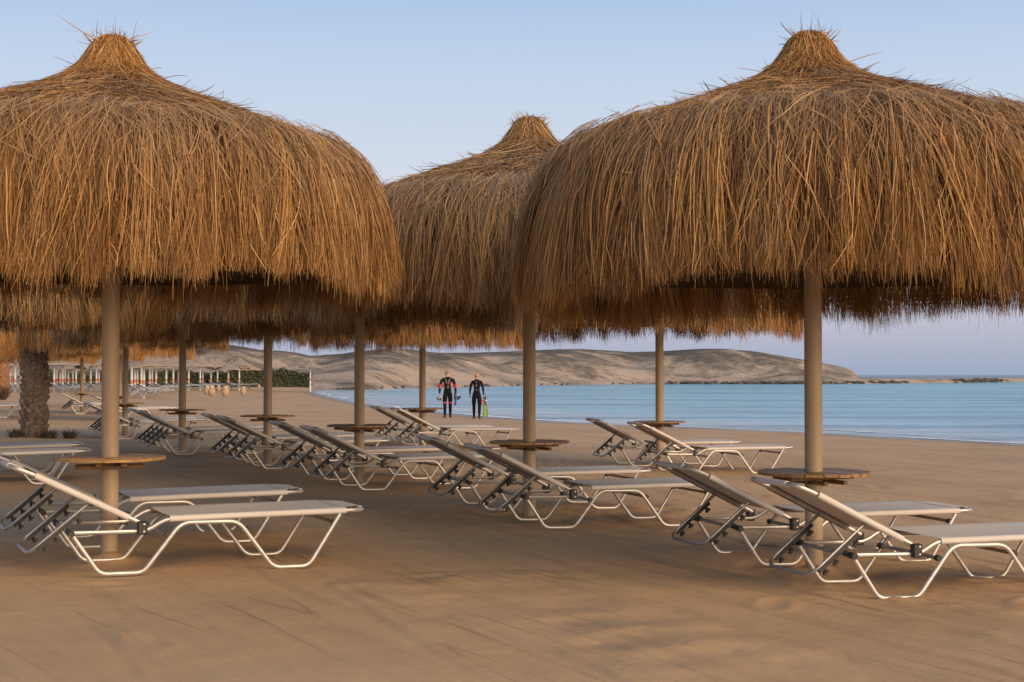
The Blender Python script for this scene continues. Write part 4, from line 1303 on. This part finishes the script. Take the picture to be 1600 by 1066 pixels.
def skin_body(name, verts, edges, radii, mats, assign, root_i=0, sub=2):
    me = bpy.data.meshes.new(name)
    me.from_pydata([Vector(v) for v in verts], edges, [])
    o = bpy.data.objects.new(name, me); COL.objects.link(o)
    md = o.modifiers.new('s', 'SKIN')
    md.branch_smoothing = 0.6; md.use_smooth_shade = True
    sv = me.skin_vertices[0].data
    for i, r in enumerate(radii):
        r = r if isinstance(r, tuple) else (r, r)
        g = 1.12 if max(r) > 0.03 and verts[i][2] < 1.5 else 1.0
        sv[i].radius = (r[0] * g, r[1] * g)
        sv[i].use_root = (i == root_i)
    ss = o.modifiers.new('u', 'SUBSURF'); ss.levels = sub; ss.render_levels = sub
    dg = bpy.context.evaluated_depsgraph_get()
    nm = bpy.data.meshes.new_from_object(o.evaluated_get(dg))
    o.modifiers.clear()
    o.data = nm
    nm.materials.clear()
    for m in mats: nm.materials.append(m)
    for p in nm.polygons:
        p.use_smooth = True
        p.material_index = assign(p.center)
    return o

def person(x, y, label, female, hscale, rz):
    # x right, y forward, z up; legs mid-stride, arms hanging and slightly out, head towards the walk
    sw = 0.165 if female else 0.195
    hip = 0.10 if female else 0.09
    V, E, Rr = [], [], []
    def add(p, r, parent=None):
        V.append(p); Rr.append(r)
        if parent is not None: E.append((parent, len(V) - 1))
        return len(V) - 1
    pel = add((0, 0, 0.95), (0.155 if female else 0.145, 0.115))
    wst = add((0, 0.0, 1.10), (0.125 if female else 0.14, 0.10), pel)
    ch = add((0, 0.0, 1.28), (0.145 if female else 0.17, 0.115), wst)
    up = add((0, -0.005, 1.42), (0.11 if female else 0.13, 0.09), ch)
    nk = add((0, 0.01, 1.51), 0.058 if not female else 0.05, up)
    h1 = add((0, 0.025, 1.575), (0.066, 0.075), nk)
    h2 = add((0, 0.03, 1.655), (0.078, 0.095), h1)
    h3 = add((0, 0.02, 1.725), (0.058, 0.07), h2)
    add((0, 0.135, 1.63), 0.014, h2)                                   # nose
    for s in (-1, 1):
        add((s * 0.088, 0.015, 1.635), (0.012, 0.02), h2)               # ears
    for s in (-1, 1):
        sh = add((s * sw, -0.005, 1.425), 0.062 if female else 0.072, up)
        swing = 0.10 * s * (1 if not female else -1)
        el = add((s * (sw + 0.085), -0.035 + swing * 0.3, 1.165), 0.043 if female else 0.052, sh)
        wr = add((s * (sw + 0.105), 0.02 + swing, 0.935), 0.030 if female else 0.036, el)
        pm = add((s * (sw + 0.108), 0.035 + swing, 0.875), (0.024, 0.040), wr)
        kn = add((s * (sw + 0.108), 0.04 + swing, 0.835), (0.020, 0.038), pm)
        for k, (o_, l) in enumerate(((-0.028, 0.060), (-0.009, 0.072), (0.010, 0.068), (0.028, 0.052))):
            f1 = add((s * (sw + 0.106), 0.04 + swing + o_, 0.835 - l * 0.5), 0.0095, kn)
            add((s * (sw + 0.085), 0.042 + swing + o_, 0.835 - l), 0.0085, f1)
        t1 = add((s * (sw + 0.085), 0.085 + swing, 0.855), 0.011, pm)
        add((s * (sw + 0.07), 0.095 + swing, 0.82), 0.009, t1)
    for s in (-1, 1):
        st = (0.17 if s > 0 else -0.14) * (1 if not female else -1)
        hp = add((s * hip, 0.0, 0.88), (0.105, 0.11), pel)
        th = add((s * (hip + 0.012), st * 0.28 + 0.02, 0.70), 0.088, hp)
        knee = add((s * (hip + 0.012), st * 0.55 + 0.045, 0.50), 0.060, th)
        cf = add((s * (hip + 0.012), st * 0.8 + 0.0, 0.35), 0.062, knee)
        an = add((s * (hip + 0.012), st, 0.095), 0.040, cf)
        he = add((s * (hip + 0.014), st + 0.0, 0.045), (0.04, 0.045), an)
        add((s * (hip + 0.035), st + 0.16, 0.028), (0.042, 0.026), he)
    mats = [M['neoprene'], M['skin'], M['red'], M['greymark'], M['boot']]
    def assign(c):
        ax = abs(c.x)
        if c.z > 1.525: return 1
        if c.z < 0.905 and ax > sw + 0.03 and c.z > 0.7: return 1
        if c.z < 0.11: return 4
        if not female:
            if ax > 0.215 and 1.08 < c.z < 1.24: return 2
            if 0.105 < ax < 0.205 and 1.10 < c.z < 1.33: return 2
            if 0.53 < c.z < 0.60 and ax < 0.3 and c.y < 0.3: return 2
            if c.y < 0 and 1.25 < c.z < 1.44 and abs(ax - (c.z - 1.23) * 0.42) < 0.026: return 3
            if c.y < 0 and ax < 0.028 and 1.10 < c.z < 1.21: return 3
        else:
            if c.y < 0 and ax < 0.012 and 1.05 < c.z < 1.47: return 3
        return 0
    o = skin_body('person', V, E, Rr, mats, assign, 0, 2)
    o.location = (x, y, ground(x, y) - 0.005); o.rotation_euler = (0, 0, rz); o.scale = (hscale,) * 3
    tag(o, label, 'person')
    # hair as a cap of small tufts
    mb = MB()
    rnd = random.Random(4 if female else 5)
    c = Vector((0, 0.022, 1.665))
    ra = Vector((0.088, 0.103, 0.098)) if female else Vector((0.084, 0.100, 0.094))
    vs, fs = [], []
    nu, nv = 20, 10
    for j in range(nv + 1):
        th = math.pi * (0.02 + (0.66 if female else 0.56) * j / nv)
        for k in range(nu):
            a = 2 * math.pi * k / nu
            front = max(0, math.sin(a))
            tt = th * (1 - 0.35 * front)
            q = 1 + rnd.uniform(-0.03, 0.05)
            vs.append(c + Vector((ra.x * math.sin(tt) * math.cos(a) * q, ra.y * math.sin(tt) * math.sin(a) * q, ra.z * math.cos(tt) * q)))
    for j in range(nv):
        for k in range(nu):
            fs.append((j * nu + k, (j + 1) * nu + k, (j + 1) * nu + (k + 1) % nu, j * nu + (k + 1) % nu))
    mb.add(vs, fs)
    h = link('hair', mb.mesh('hair', M['hair_b'] if female else M['hair_a']), o)
    return o

man = person(-2.38, 52.6, 'person in black wetsuit with red panels walking away along the water', False, 1.0, R(4))
woman = person(-1.29, 52.0, 'person in plain black wetsuit with blond hair walking away along the water', True, 0.955, R(-3))

# what they carry
M['blue'] = noise_mat('blue_rubber', (0.02, 0.05, 0.22), (0.04, 0.10, 0.34), 9, 0.45)
M['green'] = noise_mat('lime_fin', (0.16, 0.30, 0.02), (0.25, 0.42, 0.035), 9, 0.4)
M['glass'] = noise_mat('mask_lens', (0.20, 0.26, 0.30), (0.32, 0.38, 0.42), 4, 0.08)
M['whiterubber'] = noise_mat('pale_strap', (0.55, 0.56, 0.58), (0.7, 0.7, 0.72), 9, 0.5)
def fin(loc, rot, mat, pocket, L, label):
    root = empty('diving_fin', loc); root.rotation_euler = rot
    tag(root, label, 'fin')
    mb = MB()
    prof = [(0.0, 0.05), (0.15, 0.058), (L * 0.6, 0.07), (L * 0.92, 0.078), (L, 0.06)]
    vs, fs = [], []
    for t, w in prof:
        vs += [(-w, 0.006, -t), (w, 0.006, -t), (w, -0.006, -t), (-w, -0.006, -t)]
    for i in range(len(prof) - 1):
        for k in range(4):
            fs.append((4 * i + k, 4 * i + (k + 1) % 4, 4 * i + 4 + (k + 1) % 4, 4 * i + 4 + k))
    fs += [(0, 3, 2, 1), tuple(range(len(vs) - 4, len(vs)))]
    mb.add(vs, fs)
    b = link('blade', mb.mesh('blade', mat, smooth=False), root)
    for s in (-1, 1):
        mb = MB(); mb.tube([(s * w, 0, -t) for t, w in prof], 0.011, n=6)
        link('side_rib', mb.mesh('side_rib', pocket), b)
    mb = MB()
    mb.tube([(0, 0.02, 0.20), (0, 0.03, 0.12), (0, 0.03, 0.02), (0, 0.02, -0.10)], 0.058, 0.045, n=10)
    link('foot_pocket', mb.mesh('foot_pocket', pocket), root)
    mb = MB()
    mb.tube([(0.05 * math.cos(a), 0.02 + 0.02 * math.sin(a), 0.22 + 0.055 * math.sin(a)) for a in [6.2832 * k / 14 for k in range(15)]], 0.008, n=6, cap=False)
    link('heel_strap', mb.mesh('heel_strap', pocket), root)
    return root
def mask(loc, rot, skirt, label):
    root = empty('diving_mask', loc); root.rotation_euler = rot
    tag(root, label, 'diving mask')
    oval = [(0.088 * math.copysign(abs(math.cos(a)) ** 0.7, math.cos(a)), 0, 0.05 * math.copysign(abs(math.sin(a)) ** 0.7, math.sin(a))) for a in [6.2832 * k / 24 for k in range(25)]]
    mb = MB(); mb.tube(oval, 0.016, 0.02, n=8, cap=False, up=(0, 1, 0)); link('frame', mb.mesh('frame', skirt), root)
    mb = MB(); mb.add([(x * 0.95, 0.004, z * 0.95) for x, _, z in oval[:-1]], [tuple(range(24))]); link('lens', mb.mesh('lens', M['glass'], smooth=False), root)
    mb = MB()
    strap = [(0.09 * math.cos(a), -0.13 * abs(math.sin(a)) ** 0.8, 0.02 * math.sin(2 * a) + 0.12 * math.sin(a)) for a in [math.pi * k / 14 for k in range(15)]]
    mb.tube(strap, 0.006, 0.014, n=6); link('strap', mb.mesh('strap', M['whiterubber']), root)
    return root
gm, gw = ground(-2.38, 52.6), ground(-1.29, 52.0)
mask((-2.38 - 0.315, 52.6 - 0.06, gm + 0.70), (R(20), R(10), R(25)), M['black'], 'dark diving mask with pale strap in the left hand of the red black diver')
fin((-2.38 + 0.30, 52.6 + 0.13, gm + 0.78), (R(8), R(-8), R(70)), M['blue'], M['black'], 0.34, 'dark blue short fin in the right hand of the red black diver')
mask((-2.38 + 0.41, 52.6 + 0.05, gm + 0.74), (R(-10), R(-35), R(-40)), M['black'], 'dark diving mask in the right hand of the red black diver')
fin((-1.29 + 0.30, 52.0 - 0.06, gw + 0.60), (R(4), R(-3), R(12)), M['green'], M['black'], 0.52, 'lime green fin hanging from the right hand of the blond diver')
mask((-1.29 + 0.235, 52.0 - 0.10, gw + 0.60), (R(0), R(60), R(10)), M['red'], 'red framed diving mask beside the green fin')

# a tuft of straw blown against a lounger leg
rnd = random.Random(77)
mb = MB()
for k in range(60):
    a = rnd.uniform(0, 6.28); l = rnd.uniform(0.03, 0.085)
    b = Vector((rnd.gauss(0, 0.02), rnd.gauss(0, 0.02), 0.0))
    d = Vector((math.cos(a), math.sin(a), rnd.uniform(0.1, 0.8))).normalized()
    w = Vector((-math.sin(a), math.cos(a), 0)) * 0.002
    mb.add([b - w, b + w, b + d * l + w * 0.4 - Vector((0, 0, l * 0.3)), b + d * l - w * 0.4 - Vector((0, 0, l * 0.3))], [(0, 1, 2, 3)])
M['straw_tuft'] = noise_mat('loose_straw', (0.30, 0.19, 0.08), (0.48, 0.33, 0.15), 30, 0.8)
o = link('straw_tuft', mb.mesh('straw_tuft', M['straw_tuft'], smooth=False))
o.location = (2.25, 7.90, ground(2.25, 7.90) + 0.012)
tag(o, 'small tuft of straw at a leg of the front right lounger', 'straw')
